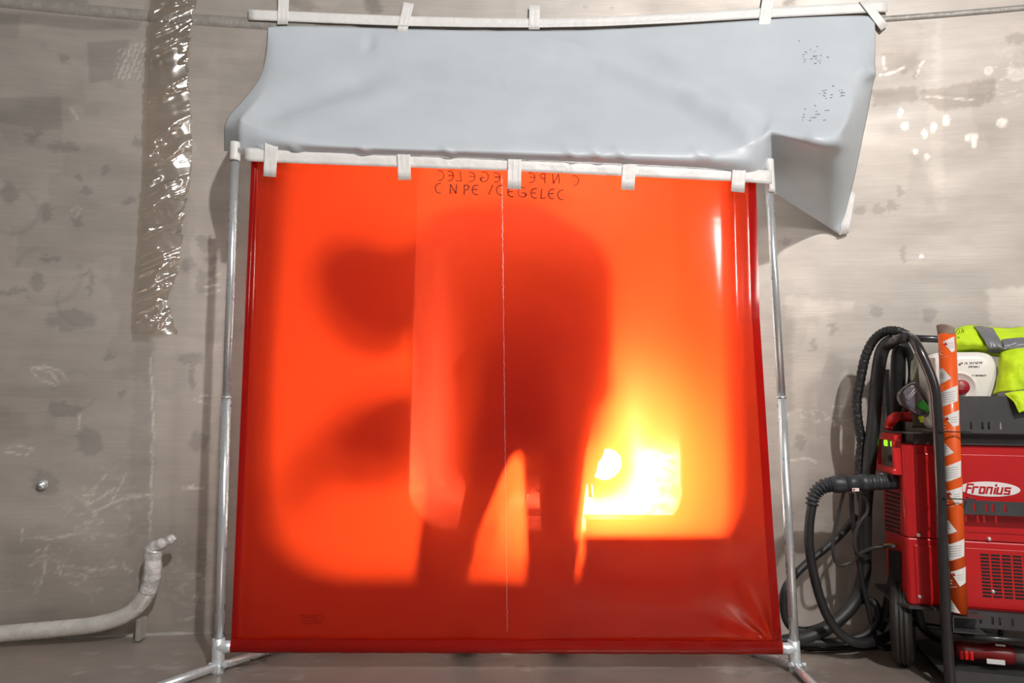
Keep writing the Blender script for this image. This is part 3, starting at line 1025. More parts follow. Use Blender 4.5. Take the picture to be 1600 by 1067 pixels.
def build_tarp():
    nc, nr = len(TCOLS), 6
    bm = bmesh.new()
    cl = bm.edges.layers.float.new('crease_edge')
    V = [[bm.verts.new(TP(*TCOLS[i][j])) for j in range(nr)] for i in range(nc)]
    for i in range(nc - 1):
        for j in range(nr - 1):
            bm.faces.new((V[i][j], V[i][j + 1], V[i + 1][j + 1], V[i + 1][j]))

    def cre(a, b, w):
        e = bm.edges.get((a, b))
        if e:
            e[cl] = w
    for i in range(1, nc - 2):
        cre(V[i][3], V[i + 1][3], .55 if i < 11 else .8)
    for j in range(2, 5):
        cre(V[1][j], V[1][j + 1], .55)
        cre(V[11][j], V[11][j + 1], .9 if j > 2 else .3)
    cre(V[13][2], V[13][3], .7)
    for e in bm.edges:
        if len(e.link_faces) == 1:
            e[cl] = max(e[cl], .6)
    me = bpy.data.meshes.new('t'); bm.to_mesh(me); bm.free()
    tmp = bpy.data.objects.new('t', me); COL.objects.link(tmp)
    md = tmp.modifiers.new('s', 'SUBSURF'); md.levels = 4; md.render_levels = 4
    dg = bpy.context.evaluated_depsgraph_get()
    ev = tmp.evaluated_get(dg)
    m2 = bpy.data.meshes.new_from_object(ev)
    bpy.data.objects.remove(tmp)
    n = len(m2.vertices)
    co = np.empty(n * 3, np.float32); m2.vertices.foreach_get('co', co); co = co.reshape(-1, 3).astype(float)
    U, Vv = project(co[:, 0], co[:, 1], co[:, 2])
    off = np.zeros(n)

    def ridge(pts, w, h):
        nonlocal off
        d = np.full(n, 1e9); tt = np.zeros(n)
        tot = len(pts) - 1
        for k, ((x1, y1), (x2, y2)) in enumerate(zip(pts[:-1], pts[1:])):
            dx, dy = x2 - x1, y2 - y1
            t = np.clip(((U - x1) * dx + (Vv - y1) * dy) / (dx * dx + dy * dy), 0, 1)
            dd = np.hypot(U - x1 - t * dx, Vv - y1 - t * dy)
            tt = np.where(dd < d, (k + t) / tot, tt); d = np.minimum(d, dd)
        off = off + h * np.exp(-(d / w) ** 2) * np.clip(np.sin(np.pi * np.clip(tt * .9 + .05, 0, 1)) * 1.5, 0, 1)
    ridge([(800, 45), (960, 105), (1110, 165), (1195, 205)], 16, 0.0340)
    ridge([(880, 85), (1000, 140), (1140, 195)], 20, -0.0238)
    ridge([(1030, 85), (1100, 130), (1180, 185)], 12, 0.0170)
    ridge([(400, 186), (500, 150), (600, 112)], 22, -0.0221)
    ridge([(410, 200), (520, 172), (640, 140)], 24, 0.0170)
    ridge([(575, 35), (580, 60), (572, 80)], 7, -0.0170)
    ridge([(1060, 150), (1130, 190), (1190, 232)], 14, 0.0204)
    ridge([(1335, 108), (1350, 118), (1366, 112)], 9, 0.0238)
    ridge([(778, 120), (780, 132), (788, 142)], 3, -0.0068)
    ridge([(1255, 215), (1290, 224), (1320, 226)], 12, 0.0136)
    for x in (405, 455, 560, 690, 880, 920, 958, 1078, 1090):
        ridge([(x, 228), (x + 10, 236), (x + 22, 250)], 5, .008)
    off += .010 * (fbm(co[:, 0] * 2.2 + 9, co[:, 2] * 2.2, 301, 3) - .5)
    edge = np.clip((Vv - 44) / 30, 0, 1)
    nrm = np.empty(n * 3, np.float32); m2.vertices.foreach_get('normal', nrm); nrm = nrm.reshape(-1, 3)
    sgn = np.where(nrm[:, 1] > 0, -1, 1)[:, None]
    co = co + nrm * sgn * (off * edge)[:, None]
    loc = Vector((co[:, 0].mean(), co[:, 1].mean(), co[:, 2].min()))
    co -= np.array(loc)
    m2.vertices.foreach_set('co', co.astype(np.float32).ravel())
    m2.polygons.foreach_set('use_smooth', np.ones(len(m2.polygons), bool))
    m2.materials.clear(); m2.materials.append(M['tarp'])
    m2.update()
    m2.name = 'grey_tarpaulin'
    o = bpy.data.objects.new('grey_tarpaulin', m2)
    COL.objects.link(o); o.location = loc
    md = o.modifiers.new('solid', 'SOLIDIFY'); md.thickness = .0015; md.offset = 0
    tag(o, 'pale grey tarpaulin taped to the wall and draped over the red curtain frame', 'tarpaulin')
    # scuffs
    mb = MB()
    bv = []
    for (cx, cy, s_, k) in [(1268, 84, 16, 14), (1280, 95, 14, 8), (1290, 145, 16, 12), (1310, 148, 10, 7), (1276, 175, 18, 15)]:
        for _ in range(k):
            x, y = random.gauss(cx, s_ * .6), random.gauss(cy, s_ * .45)
            i = int(np.argmin((U - x) ** 2 + (Vv - y) ** 2))
            p = Vector(co[i] + np.array(loc)) + Vector(nrm[i] * sgn[i]) * .0022
            a = random.uniform(0, 6.28)
            L_ = random.uniform(.003, .008)
            d = Vector((math.cos(a), 0, math.sin(a)))
            nn = Vector(nrm[i])
            d = (d - nn * d.dot(nn)).normalized()
            mb.tube([p - d * L_, p, p + d * L_], [.0004, .0014, .0004], 5)
    s_ = mb.build('scuff_marks', M['greyink'], o)
    s_['kind'] = 'stuff'


build_tarp()

# ------------------------------------------------------------------ white tape strips
TG = 'white tape strips'


def tape(label, quadpts, surf, n=16, m=4, wob=.0005, group=TG, seed=0):
    """quadpts: pixel corners TL, TR, BR, BL; surf(px, py) gives the point on what it sticks to"""
    rnd = random.Random(seed)
    TLp, TRp, BRp, BLp = quadpts
    rows = []
    ph = [rnd.uniform(0, 6.28) for _ in range(4)]
    for j in range(m + 1):
        r = []
        for i in range(n + 1):
            u, v = i / n, j / m
            x = (TLp[0] * (1 - u) + TRp[0] * u) * (1 - v) + (BLp[0] * (1 - u) + BRp[0] * u) * v
            y = (TLp[1] * (1 - u) + TRp[1] * u) * (1 - v) + (BLp[1] * (1 - u) + BRp[1] * u) * v
            p = surf(x, y)
            p = p + Vector((0, -1, 0)) * (wob * (math.sin(u * 14 + ph[0]) * math.sin(v * 3 + ph[1]) + .6 * math.sin(u * 31 + ph[2])))
            r.append(p)
        rows.append(r)
    mb = MB(); mb.grid(rows)
    o = mb.build('tape_strip', M['tape'], solid=.0008)
    return tag(o, label, 'tape', group)


def top_line(x):
    return 23 + (x - 390) * .047 if x < 830 else 0


def topmid(x):
    return interp(x, [(380, 22.5), (520, 28.5), (640, 33), (740, 35), (835, 36), (930, 34), (1050, 28.5), (1180, 21), (1385, 10)])


# long strip that follows the seam
rows = []
for j in range(5):
    r = []
    for i in range(81):
        x = 388 + (1387 - 388) * i / 80
        hw = interp(x, [(388, 8.2), (700, 7.5), (830, 7), (1386, 8.5)])
        y = topmid(x) + hw * (j - 2) / 2
        p = PW(x, y, .016 + (.004 * math.sin(i * .8) * .3) + (.008 if j == 4 and 560 < x < 1100 else 0))
        r.append(p)
    rows.append(r)
mb = MB(); mb.grid(rows)
tag(mb.build('tape_strip', M['tape'], solid=.0008), 'long white tape strip fixing the tarpaulin top edge to the wall', 'tape', TG)
w3 = lambda x, y: PW(x, y, .021)
tape('short white tape tab across the left end of the upper long strip', [(435, -14), (452, -14), (450, 38), (433, 38)], w3, seed=1)
tape('slanted white tape tab on upper long strip, second from left', [(631, 3), (647, 6), (635, 54), (619, 52)], w3, seed=2)
tape('upright white tape tab at the middle of the upper long strip', [(827, 8), (844, 8), (843, 46), (826, 46)], w3, seed=3)
tape('leaning white tape tab on upper long strip above the scuffed tarpaulin', [(1193, -14), (1212, -14), (1201, 53), (1183, 50)], w3, seed=4)
tape('diagonal white tape piece across the upper right tarpaulin corner', [(1342, 2), (1356, 0), (1388, 38), (1377, 48)], w3, seed=5)


def lowmid(x):
    return interp(x, [(382, 241), (440, 244), (630, 251), (800, 256.5), (980, 265), (1140, 272.5), (1206, 277)])


rows = []
for j in range(5):
    r = []
    for i in range(81):
        x = 382 + (1206 - 382) * i / 80
        y = lowmid(x) + 10.4 * (j - 2) / 2
        r.append(PF(x, y, .034 + .004 * math.sin(i * .9) * (j - 1) * .2 - (.004 if j == 0 else 0)))
    rows.append(r)
mb = MB(); mb.grid(rows)
tag(mb.build('tape_strip', M['tape'], solid=.0008), 'long white tape strip along the top edge of the red curtain', 'tape', TG)
f3 = lambda x, y: PF(x, y, .041)
tape('white tape tab over curtain top edge, nearest the left post', [(414, 220), (435, 221), (431, 277), (411, 275)], f3, seed=6)
tape('white tape tab over curtain top edge, second from the left post', [(620, 230), (641, 230), (642, 281), (622, 281)], f3, seed=7)
tape('white tape tab over curtain top edge, beside the handwriting', [(794, 232), (815, 233), (814, 296), (793, 295)], f3, seed=8)
tape('white tape tab over curtain top edge, right of the handwriting', [(974, 241), (995, 242), (991, 297), (970, 296)], f3, seed=9)
tape('white tape tab over curtain top edge, nearest the right post', [(1146, 243), (1167, 245), (1163, 301), (1142, 299)], f3, seed=10)


def post_tape(label, axis, half, x0, x1, seed):
    mb = MB()
    rows = []
    for j in range(9):
        t = j / 8
        p = axis[0].lerp(axis[1], t)
        rows.append([p + Vector((math.sin(a) * half, -math.cos(a) * half, 0)) for a in np.linspace(-2.2, 2.2, 14)])
    mb.grid(rows)
    return tag(mb.build('tape_strip', M['tape'], solid=.0008), label, 'tape', TG)


post_tape('white tape wrapped around the top of the left post', (PF(368, 223), PF(367, 252)), .0195, 0, 0, 1)
post_tape('white tape wrapped around the top of the right post', (PF(1201, 250), PF(1204, 302)), .0185, 0, 0, 2)
tape('crumpled white tape piece on the hanging tarpaulin corner', [(1327, 296), (1336, 303), (1326, 364), (1311, 367)], lambda x, y: PW(x, y, .026 if x < 1322 else .02), wob=.0025, seed=11)

# ------------------------------------------------------------------ film strip over the vertical weld, wall fittings, pipe
def film_px(u, v):
    y = -50 + (522 + 50) * v
    xl = interp(y, [(-50, 238), (60, 229), (140, 224), (260, 222), (380, 214), (460, 208), (522, 204)])
    xr = interp(y, [(-50, 316), (20, 302), (100, 292), (180, 300), (260, 300), (330, 288), (420, 280), (470, 262), (522, 276)])
    return xl + (xr - xl) * u, y


rows = []
nf, mf = 40, 420
jx = [random.uniform(-1, 1) for _ in range(mf + 1)]
for j in range(mf + 1):
    v = j / mf
    r = []
    for i in range(nf + 1):
        u = i / nf
        x, y = film_px(u, v)
        if i in (0, nf):
            x += 2.5 * jx[j // 6 * 6]
        q_ = fbm(np.array([u * 1.1 + v * 2]), np.array([v * 30 + u * 1.6]), 401, 2)[0]
        h = .006 + .016 * (1 - min(1, abs(q_ - .5) * 7)) + .006 * fbm(np.array([u * 3]), np.array([v * 26 - u * 3]), 402, 2)[0]
        h = h * (.35 + .65 * math.sin(math.pi * min(max(u, .04), .96))) + .045 * (1 - u) * min(1, u / .10) * (.75 + .5 * q_)
        r.append(PW(x, y, max(h, .003)))
    rows.append(r)
mb = MB(); mb.grid(rows)
tag(mb.build('protective_film', M['film']), 'crinkled clear plastic film taped over the vertical brown weld strip', 'plastic film')
mb = MB()
c = PW(68, 757, 0)
mb.lathe([(.0, -.028), (.006, -.028), (.006, -.022), (.016, -.022), (.020, -.014), (.021, 0)], c, (0, 1, 0), 16)
tag(mb.build('wall_plug', M['zinc']), 'small round steel plug sticking out of the left wall', 'plug')

pp = [(-420, 1036, .10), (-120, 1003, .10), (0, 990, .10), (70, 984, .10), (140, 977, .10), (185, 966, .10), (212, 950, .10), (229, 928, .11), (237, 905, .12), (239, 880, .12), (240, 860, .12)]
pr = root('conduit_pipe', (PW(140, 977, .1).x, PW(140, 977, .1).y, 0), 'bent stainless pipe along the foot of the left wall, end wrapped in plastic', 'pipe')
path = cr([PW(x, y, o) for x, y, o in pp], 10)
mb = MB(); mb.tube(path, .0315, 24); mb.build('pipe', M['pipe'], pr)
# plastic wrapped end and twisted tail
wp = cr([PW(231, 925, .11), PW(237, 905, .12), PW(239, 882, .12), PW(240, 858, .12), PW(250, 851, .13), PW(262, 846, .13), PW(273, 838, .13)], 8)
rs = []
for i, p in enumerate(wp):
    t = i / (len(wp) - 1)
    r = interp(t, [(0, .034), (.48, .0345), (.55, .030), (.62, .022), (.70, .026), (.82, .019), (.9, .022), (1, .014)])
    rs.append(r * (1 + .22 * (fbm(np.array([i * .9]), np.array([4.2]), 717, 2)[0] - .5)))
mb = MB(); mb.tube(wp, rs, 18); s_ = mb.build('plastic_wrap', M['wrap'], pr, sub=1)
s_['label'] = 'crumpled whitish plastic wrap'
c = PW(212, 958, .1)
mb = MB(); mb.box(Vector((c.x + .01, c.y + .03, c.z / 2 - .01)), .02, .05, max(c.z - .03, .03)); mb.build('support_foot', M['seam'], pr, bevel=.003)

# ------------------------------------------------------------------ the welder behind the curtain
def skin(name, joints, edges, material, parent, rootidx=0, sub=2):
    me = bpy.data.meshes.new(name)
    loc = abs_loc(parent)
    me.from_pydata([tuple(Vector(j[:3]) - loc) for j in joints], edges, [])
    o = bpy.data.objects.new(name, me)
    COL.objects.link(o)
    o.parent = parent
    md = o.modifiers.new('skin', 'SKIN')
    md.use_smooth_shade = True
    sv = me.skin_vertices[0].data if me.skin_vertices else None
    if sv is None:
        bm = bmesh.new(); bm.from_mesh(me); bm.verts.layers.skin.verify(); bm.to_mesh(me); bm.free()
        sv = me.skin_vertices[0].data
    for i, j in enumerate(joints):
        rx, ry = (j[3], j[4]) if len(j) > 4 else (j[3], j[3])
        sv[i].radius = (rx, ry)
        sv[i].use_root = (i == rootidx)
    md2 = o.modifiers.new('sub', 'SUBSURF'); md2.levels = sub; md2.render_levels = sub
    me.materials.append(material)
    return o


ARC = P(944, 726, 4.24)


def SH(px, py, Y):
    """where a thing at depth Y stands if the arc throws its shadow on curtain pixel px, py"""
    c = PF(px, py)
    return c + (ARC - c) * ((Y - c.y) / (ARC.y - c.y))


wd = root('person', (.03, 2.86, 0), 'person in dark overalls and welding helmet leaning into the wall hatch behind the red curtain', 'person')


def capsule(mb, a, b, ra, rb, n=14):
    a, b = Vector(a), Vector(b)
    d = (b - a)
    L_ = d.length
    prof = []
    for k in range(7):
        t = math.pi / 2 * k / 6
        prof.append((max(ra * math.sin(t), 1e-4), -ra * math.cos(t)))
    for k in range(7):
        t = math.pi / 2 * k / 6
        prof.append((max(rb * math.cos(t), 1e-4), L_ + rb * math.sin(t)))
    mb.lathe(prof, a, d if L_ > 1e-6 else Vector((0, 0, 1)), n)


LSH, CSH, RSH = SH(745, 405, 2.97), SH(820, 402, 2.99), SH(885, 432, 2.97)
WST, LHIP, RHIP = SH(812, 545, 2.91), SH(752, 668, 2.83), SH(868, 668, 2.84)
PEL = (LHIP + RHIP) / 2 + Vector((0, 0, .07))
LEL, LWR = SH(690, 660, 3.00), SH(572, 706, 3.22)
REL, RWR = SH(925, 600, 3.10), SH(890, 690, 3.42)
LKN, LAN = SH(702, 832, 2.81), SH(668, 960, 2.84)
RKN, RAN = SH(862, 820, 2.81), SH(856, 950, 2.85)
LAN.z = RAN.z = .10
HEAD = SH(590, 462, 3.13)
mb = MB()
for q in ((LSH, CSH, .145, .150), (CSH, RSH, .150, .140), (CSH, WST, .155, .165), (RSH, SH(890, 560, 2.92), .140, .135), (LSH, SH(770, 560, 2.90), .140, .140),
          (WST, PEL, .165, .165), (Vector((-.10, 2.83, .74)), Vector((-.07, 2.90, 1.22)), .115, .12), (PEL, LHIP, .150, .125), (PEL, RHIP, .150, .125), (SH(890, 560, 2.92), RHIP, .13, .115),
          (LHIP, LKN, .120, .086), (LKN, LAN, .086, .062), (RHIP, RKN, .118, .088), (RKN, RAN, .088, .062),
          (LSH, LEL, .090, .066), (LEL, LWR, .066, .044), (RSH, REL, .090, .066), (REL, RWR, .066, .044),
          (CSH, CSH.lerp(HEAD, .55), .13, .09), (LSH, LSH.lerp(HEAD, .5), .13, .09), (LSH.lerp(HEAD, .5), HEAD, .09, .085)):
    capsule(mb, *q)
bo = mb.build('body', M['suit'], wd)
md = bo.modifiers.new('remesh', 'REMESH'); md.mode = 'VOXEL'; md.voxel_size = .014; md.use_smooth_shade = True
md = bo.modifiers.new('smooth', 'SMOOTH'); md.factor = .6; md.iterations = 10
for w_, e_, k_ in ((LWR, LEL, 1.0), (RWR, REL, .62)):
    dd = (w_ - e_).normalized()
    mb = MB(); mb.lathe([(.05 * k_, -.16), (.104 * k_, -.16), (.098 * k_, -.04), (.062 * k_, .06), (.03, .07)], w_, dd, 20); mb.build('gauntlet_cuff', M['leather'], wd)
# helmet: rounded shell around the head, visor towards the work
hc = HEAD + Vector((-.005, .02, -.01))
mb = MB()
fwd = Vector((.35, .75, -.55)).normalized()
sidev = fwd.cross(Vector((0, 0, 1))).normalized()
upv = sidev.cross(fwd)
rows = []
for j in range(17):
    th = math.pi * j / 16
    r = []
    for i in range(25):
        ph = 2 * math.pi * i / 24
        x = math.sin(th) * math.cos(ph); y = math.sin(th) * math.sin(ph); z = math.cos(th)
        sx, sy, sz = .112, .135 if y > 0 else .115, .125
        if z < -.2 and y > 0:
            sy *= .92; sz = .150
        r.append(hc + sidev * (x * sx) + fwd * (y * sy) + upv * (z * sz))
    rows.append(r)
mb.grid(rows); mb.build('helmet', M['helmet'], wd)
mb = MB()
rows = [[hc + sidev * (s_ * .055) + fwd * (.136 - abs(s_) * .012) + upv * (.02 + k * .03) for s_ in (-1, -.5, 0, .5, 1)] for k in (-1, 0, 1)]
mb.grid(rows, True); mb.build('visor', M['void'], wd, solid=.006)


def hand(wrist, d, palm_n, side, name):
    """gauntlet with palm, four curled fingers and a thumb, as one skinned surface"""
    wrist, d, n = Vector(wrist), Vector(d).normalized(), Vector(palm_n).normalized()
    w = d.cross(n).normalized() * side
    j = [(*(wrist - d * .06), .052, .045), (*wrist, .045, .036), (*(wrist + d * .05), .046, .022), (*(wrist + d * .085), .044, .018)]
    e = [(0, 1), (1, 2), (2, 3)]
    for k, (off, ln) in enumerate(((-.030, .072), (-.010, .082), (.010, .078), (.029, .062))):
        b = len(j)
        p0 = wrist + d * .088 + w * off
        p1 = p0 + d * ln * .45 + n * .008
        p2 = p1 + d * ln * .22 + n * .026
        p3 = p2 - d * .004 + n * .024
        j += [(*p0, .011), (*p1, .0105), (*p2, .010), (*p3, .009)]
        e += [(3, b), (b, b + 1), (b + 1, b + 2), (b + 2, b + 3)]
    b = len(j)
    t0 = wrist + d * .035 - w * .045 + n * .008
    j += [(*t0, .014), (*(t0 + d * .03 - w * .014 + n * .014), .012), (*(t0 + d * .052 - w * .006 + n * .03), .0105)]
    e += [(2, b), (b, b + 1), (b + 1, b + 2)]
    return skin(name, j, e, M['leather'], wd, 1, 2)


hand(LWR + (LWR - LEL).normalized() * .05, LWR - LEL, (.3, -.2, -1), 1, 'glove')
hand(RWR + (RWR - REL).normalized() * .05, RWR - REL + Vector((.05, .1, 0)), (-.6, -.1, -.8), -1, 'glove')
for cx, cy in ((LAN.x, LAN.y), (RAN.x, RAN.y)):
    mb = MB()
    rows = []
    for t, (w_, h0, h1) in zip(np.linspace(0, 1, 9), [(.03, .03, .11), (.042, .005, .135), (.045, .0, .14), (.045, 0, .12), (.046, 0, .10), (.049, 0, .085), (.050, 0, .075), (.045, 0, .065), (.02, .012, .045)]):
        y = cy - .085 + t * .27
        rows.append([Vector((cx + w_ * math.sin(a), y, (h0 + h1) / 2 + (h1 - h0) / 2 * math.cos(a))) for a in np.linspace(0, 2 * math.pi, 15)])
    mb.grid(rows); mb.build('boot', M['boot'], wd, sub=1)

# torch in the right hand, the glowing arc, an added light-blocking box
GR = RWR + (RWR - REL).normalized() * .13
tr_ = root('welding_torch', GR, 'welding torch held by the person in the wall hatch', 'welding torch')
t1 = ARC + Vector((-.10, -.30, .08))
mb = MB(); mb.tube(cr([GR + Vector((0, -.06, -.14)), GR + Vector((0, 0, -.03)), GR.lerp(t1, .45) + Vector((0, 0, .02)), t1], 6), .011, 10); mb.build('handle', M['black'], tr_)
mb = MB(); mb.tube([t1, t1.lerp(ARC, .35), t1.lerp(ARC, .58)], [.010, .009, .006], 10); mb.build('nozzle', M['brass'], tr_)

mb = MB()


def blob(c, r, seed, sq=(1, 1, 1)):
    rows = []
    for j in range(13):
        th = math.pi * j / 12
        rr = []
        for i in range(25):
            ph = 2 * math.pi * (i % 24) / 24
            k = 1 + .18 * math.sin(3 * ph + seed) * math.sin(th) + .10 * math.sin(2 * th + seed)
            rr.append(c + Vector((math.sin(th) * math.cos(ph) * sq[0], math.sin(th) * math.sin(ph) * sq[1], math.cos(th) * sq[2])) * (r * k))
        rows.append(rr)
    mb.grid(rows)


blob(ARC, .095, .6, (1.05, 1, .9))
blob(P(917, 766, 4.16), .042, 2.1, (.8, 1, 1.4))
arc_o = tag(mb.build('welding_arc', M['arc']), 'white hot welding arc glowing inside the wall hatch', 'arc')
mb = MB()
blob(ARC + Vector((.0, 0, .01)), .13, .2)
mb.build('arc_glare', M['glow'], arc_o)  # added volume that imitates the glare round the arc

wx0, wx1, zt = SH(902, 850, 2.98).x, SH(1146, 850, 2.98).x, SH(1000, 842, 2.98).z  # box added behind the curtain to stop arc light at lower right
wp_ = root('arc_light_blocker', ((wx0 + wx1) / 2, 2.93, 0), 'added box behind the curtain, blocks the arc light right of the legs', 'light blocker')
mb = MB(); mb.box(((wx0 + wx1) / 2, 2.93, zt / 2), wx1 - wx0, .14, zt - .004); mb.build('body', M['seam'], wp_, bevel=.006)
mb = MB(); mb.box(((wx0 + wx1) / 2, 2.93, zt - .006), wx1 - wx0 + .01, .15, .012); mb.build('lid', M['seam'], wp_, bevel=.003)
# small steel bracket on the hatch sill, seen between the legs
br_ = root('steel_bracket', P(832, 815, 3.2), 'small steel bracket standing on the hatch sill between the legs', 'bracket')
mb = MB()
for a_, b_ in (((818, 800), (823, 770)), ((823, 770), (833, 760)), ((833, 760), (845, 770)), ((845, 770), (845, 797))):
    mb.tube([P(*a_, 3.2), P(*b_, 3.2)], .006, 8)
mb.build('hoop', M['zinc'], br_)
mb = MB(); mb.box(P(832, 800, 3.2), .085, .05, .03); mb.build('base_block', M['zinc'], br_, bevel=.004)


# ------------------------------------------------------------------ welding trolley with machine, cooler and what lies on it
def LC(lx, ly, z):
    p = C_O + C_X * lx + C_N * ly
    return Vector((p.x, p.y, z))


def PE(px, py, lx0):
    """point on the trolley's end plane lx = lx0"""
    d = ray(px, py)
    t = (lx0 - (CAM - C_O).dot(C_X)) / d.dot(C_X)
    return CAM + d * t


def lbox(mb, x0, x1, y0, y1, z0, z1):
    c = LC((x0 + x1) / 2, (y0 + y1) / 2, (z0 + z1) / 2)
    return mb.box(c, x1 - x0, y1 - y0, z1 - z0, C_X, C_N, Vector((0, 0, 1)))


UZ = Vector((0, 0, 1))
zT, zM, zB = PC(1415, 692, 0).z, PC(1415, 839, 0).z, PC(1417, 944, 0).z
ML, MD = .66, .325


def lx_of(p):
    return (p - C_O).dot(C_X)


def side_xz(px, py, ly=0):
    p = PC(px, py, ly)
    return lx_of(p), p.z


def screw(parent, px, py):
    p = PC(px, py, 0) - C_N * .004
    mb = MB(); mb.lathe([(.0, -.004), (.004, -.004), (.0075, -.001), (.008, .004)], p, C_N, 14)
    mb.build('screw', M['screw'], parent)


def housing(name, label, cat, z0, z1):
    r = root(name, LC(ML / 2, MD / 2, z0), label, cat)
    mb = MB()
    # plan outline: bevelled front corner
    pl = [(.006, .0), (ML, .0), (ML, MD), (.006, MD), (.0, MD - .012), (.0, .012)]
    mb.prism([LC(x, y, z0) for x, y in pl], UZ * (z1 - z0 - .002))
    mb.build('body', M['red'], r, bevel=.005)
    return r


# --- cooler (lower red unit)
cool = housing('cooling_unit', 'red cooling unit with slotted side grille, under the red welding machine', 'cooling unit', zB, zM)
x0, za = side_xz(1428, 851); x1 = ML - .03
mb = MB(); lbox(mb, x0, x1, -.004, .0, zB + .008, za); mb.build('side_panel', M['red'], cool, bevel=.002)
gx, gz = side_xz(1531, 866)
gx2, gz2 = side_xz(1531, 930)
mb = MB()
ncol, nrow = 6, 13
for i in range(ncol):
    for j in range(nrow):
        z = gz - (gz - gz2) * j / (nrow - 1)
        lbox(mb, gx + i * .0335, gx + i * .0335 + .0265, -.0052, -.003, z - .0034, z + .0034)
s_ = mb.build('grille', M['void'], cool)
s_['label'] = 'dark slotted grille'
for q in ((1437, 932), (1551, 924)):
    screw(cool, *q)
mb = MB()
c = [PE(1390, 858, -.001), PE(1408, 862, -.001), PE(1409, 914, -.001), PE(1391, 897, -.001)]
mb.prism([p - C_X * .001 for p in c], -C_X * .004); mb.build('socket_recess', M['void'], cool)
mb = MB(); cb = PE(1402, 853, .0)
mb.lathe([(.0, -.045), (.007, -.045), (.007, -.03), (.012, -.028), (.012, -.012), (.009, -.01), (.009, .004)], cb, C_X, 12); mb.build('brass_coupling', M['brass'], cool)

# --- power source (upper red unit)
mach = housing('welding_machine', 'red welding machine with white oval logo and small green digit display', 'welding machine', zM, zT)
x0, za = side_xz(1428, 708)
mb = MB(); lbox(mb, x0, x1, -.004, .0, zM + .03, za); mb.build('side_panel', M['red'], mach, bevel=.002)
for q in ((1435, 836), (1545, 842)):
    screw(mach, *q)
# front bezel with an opening for the controls
fz0, fz1 = PE(1395, 736, -.02).z, zT + .028
mb = MB()
y0, y1 = .040, MD - .04
lbox(mb, -.024, .005, y0 - .03, y0, fz0, fz1)
lbox(mb, -.024, .005, y1, y1 + .03, fz0, fz1)
lbox(mb, -.024, .005, y0 - .03, y1 + .03, fz1 - .022, fz1)
lbox(mb, -.030, .005, y0 - .03, y1 + .03, fz0 - .012, fz0 + .012)
mb.build('front_bezel', M['red2'], mach, bevel=.006)
mb = MB(); lbox(mb, -.006, .002, y0, y1, fz0 + .012, fz1 - .022); pn = mb.build('control_panel', M['panel'], mach)
mb = MB()
SEG = {'8': 'abcdefg', '1': 'bc'}
zc = PE(1397, 694, -.008).z
segs = {'a': (0, 1, 1, 0), 'g': (0, 0, 1, 0), 'd': (0, -1, 1, 0), 'b': (.5, .5, 0, 1), 'c': (.5, -.5, 0, 1), 'f': (-.5, .5, 0, 1), 'e': (-.5, -.5, 0, 1)}
yc0 = .165
for ch, yo in (('8', .035), ('1', -.035)):
    mb = MB()
    for k in SEG[ch]:
        sx, sz, hx, hz_ = segs[k]
        yy = yc0 + yo - sx * .036
        zz = zc + sz * .010
        lbox(mb, -.0085, -.006, yy - (.017 if hx else .006), yy + (.017 if hx else .006), zz - (.0045 if hz_ else .0018), zz + (.0045 if hz_ else .0018))
    mb.build('display_digit', M['digit'], pn)
mb = MB(); c = PE(1391, 716, -.008); mb.box(c, .004, .05, .026, C_X, C_N, UZ); mb.build('selector_key', M['void'], pn)
# carrying handle
mb = MB()
hp = cr([PE(1389, 671, .0), PE(1390, 662, .005), PE(1397, 653, .015), LC(.05, .20, PE(1397, 651, .01).z + .002), LC(.10, .19, PE(1397, 652, .01).z)], 6)
mb.tube(hp, [.013] * 4 + [.017] * 4 + [.020] * (len(hp) - 8), 14)
mb.build('carrying_handle', M['red2'], mach)
# vents on the end
mb = MB()
for k in range(10):
    a_, b_ = PE(1384, 765 + 6.6 * k, -.001), PE(1406, 771 + 6.6 * k, -.001)
    mb.prism([a_, b_, b_ - UZ * .009, a_ - UZ * .009], -C_X * .003)
mb.build('vent_slots', M['void'], mach)
# oval emblem with lettering
oc = PC(1546, 764, -.0045)
olx, oz = lx_of(oc), oc.z
ew, eh = lx_of(PC(1594, 764, -.0045)) - olx, .0265
mb = MB()
mb.prism([LC(olx + ew * math.cos(a), -.0045, oz + eh * math.sin(a)) for a in np.linspace(0, 2 * math.pi, 49)[:-1]], -C_N * .0012)
emb = mb.build('emblem', M['logo'], mach)
mb = MB()
adv = {'F': .30, 'r': .27, 'o': .31, 'n': .30, 'i': .13, 'u': .31, 's': .30}
X = -.86
NS = 0
tot = ew * .92
for ch in 'Fronius':
    for st in GL[ch]:
        pts = []
        for (ax_, az_) in st:
            lx = olx + tot * (X + ax_ * .235)
            lz = oz + (az_ - .5) * (.030)
            pts.append(LC(lx + (az_ - .5) * .004, -.0062, lz))
        for a_, b_ in zip(pts[:-1], pts[1:]):
            d_ = (b_ - a_)
            t_ = d_.normalized()
            w_ = t_.cross(C_N).normalized() * .0030
            NS += 1; mb.prism([a_ - w_ - t_ * .0024, b_ - w_ + t_ * .0024, b_ + w_ + t_ * .0024, a_ + w_ - t_ * .0024], -C_N * (.0006 + .00006 * (NS % 5)))
    X += adv[ch] * .86
mb.build('lettering', M['redprint'], emb)

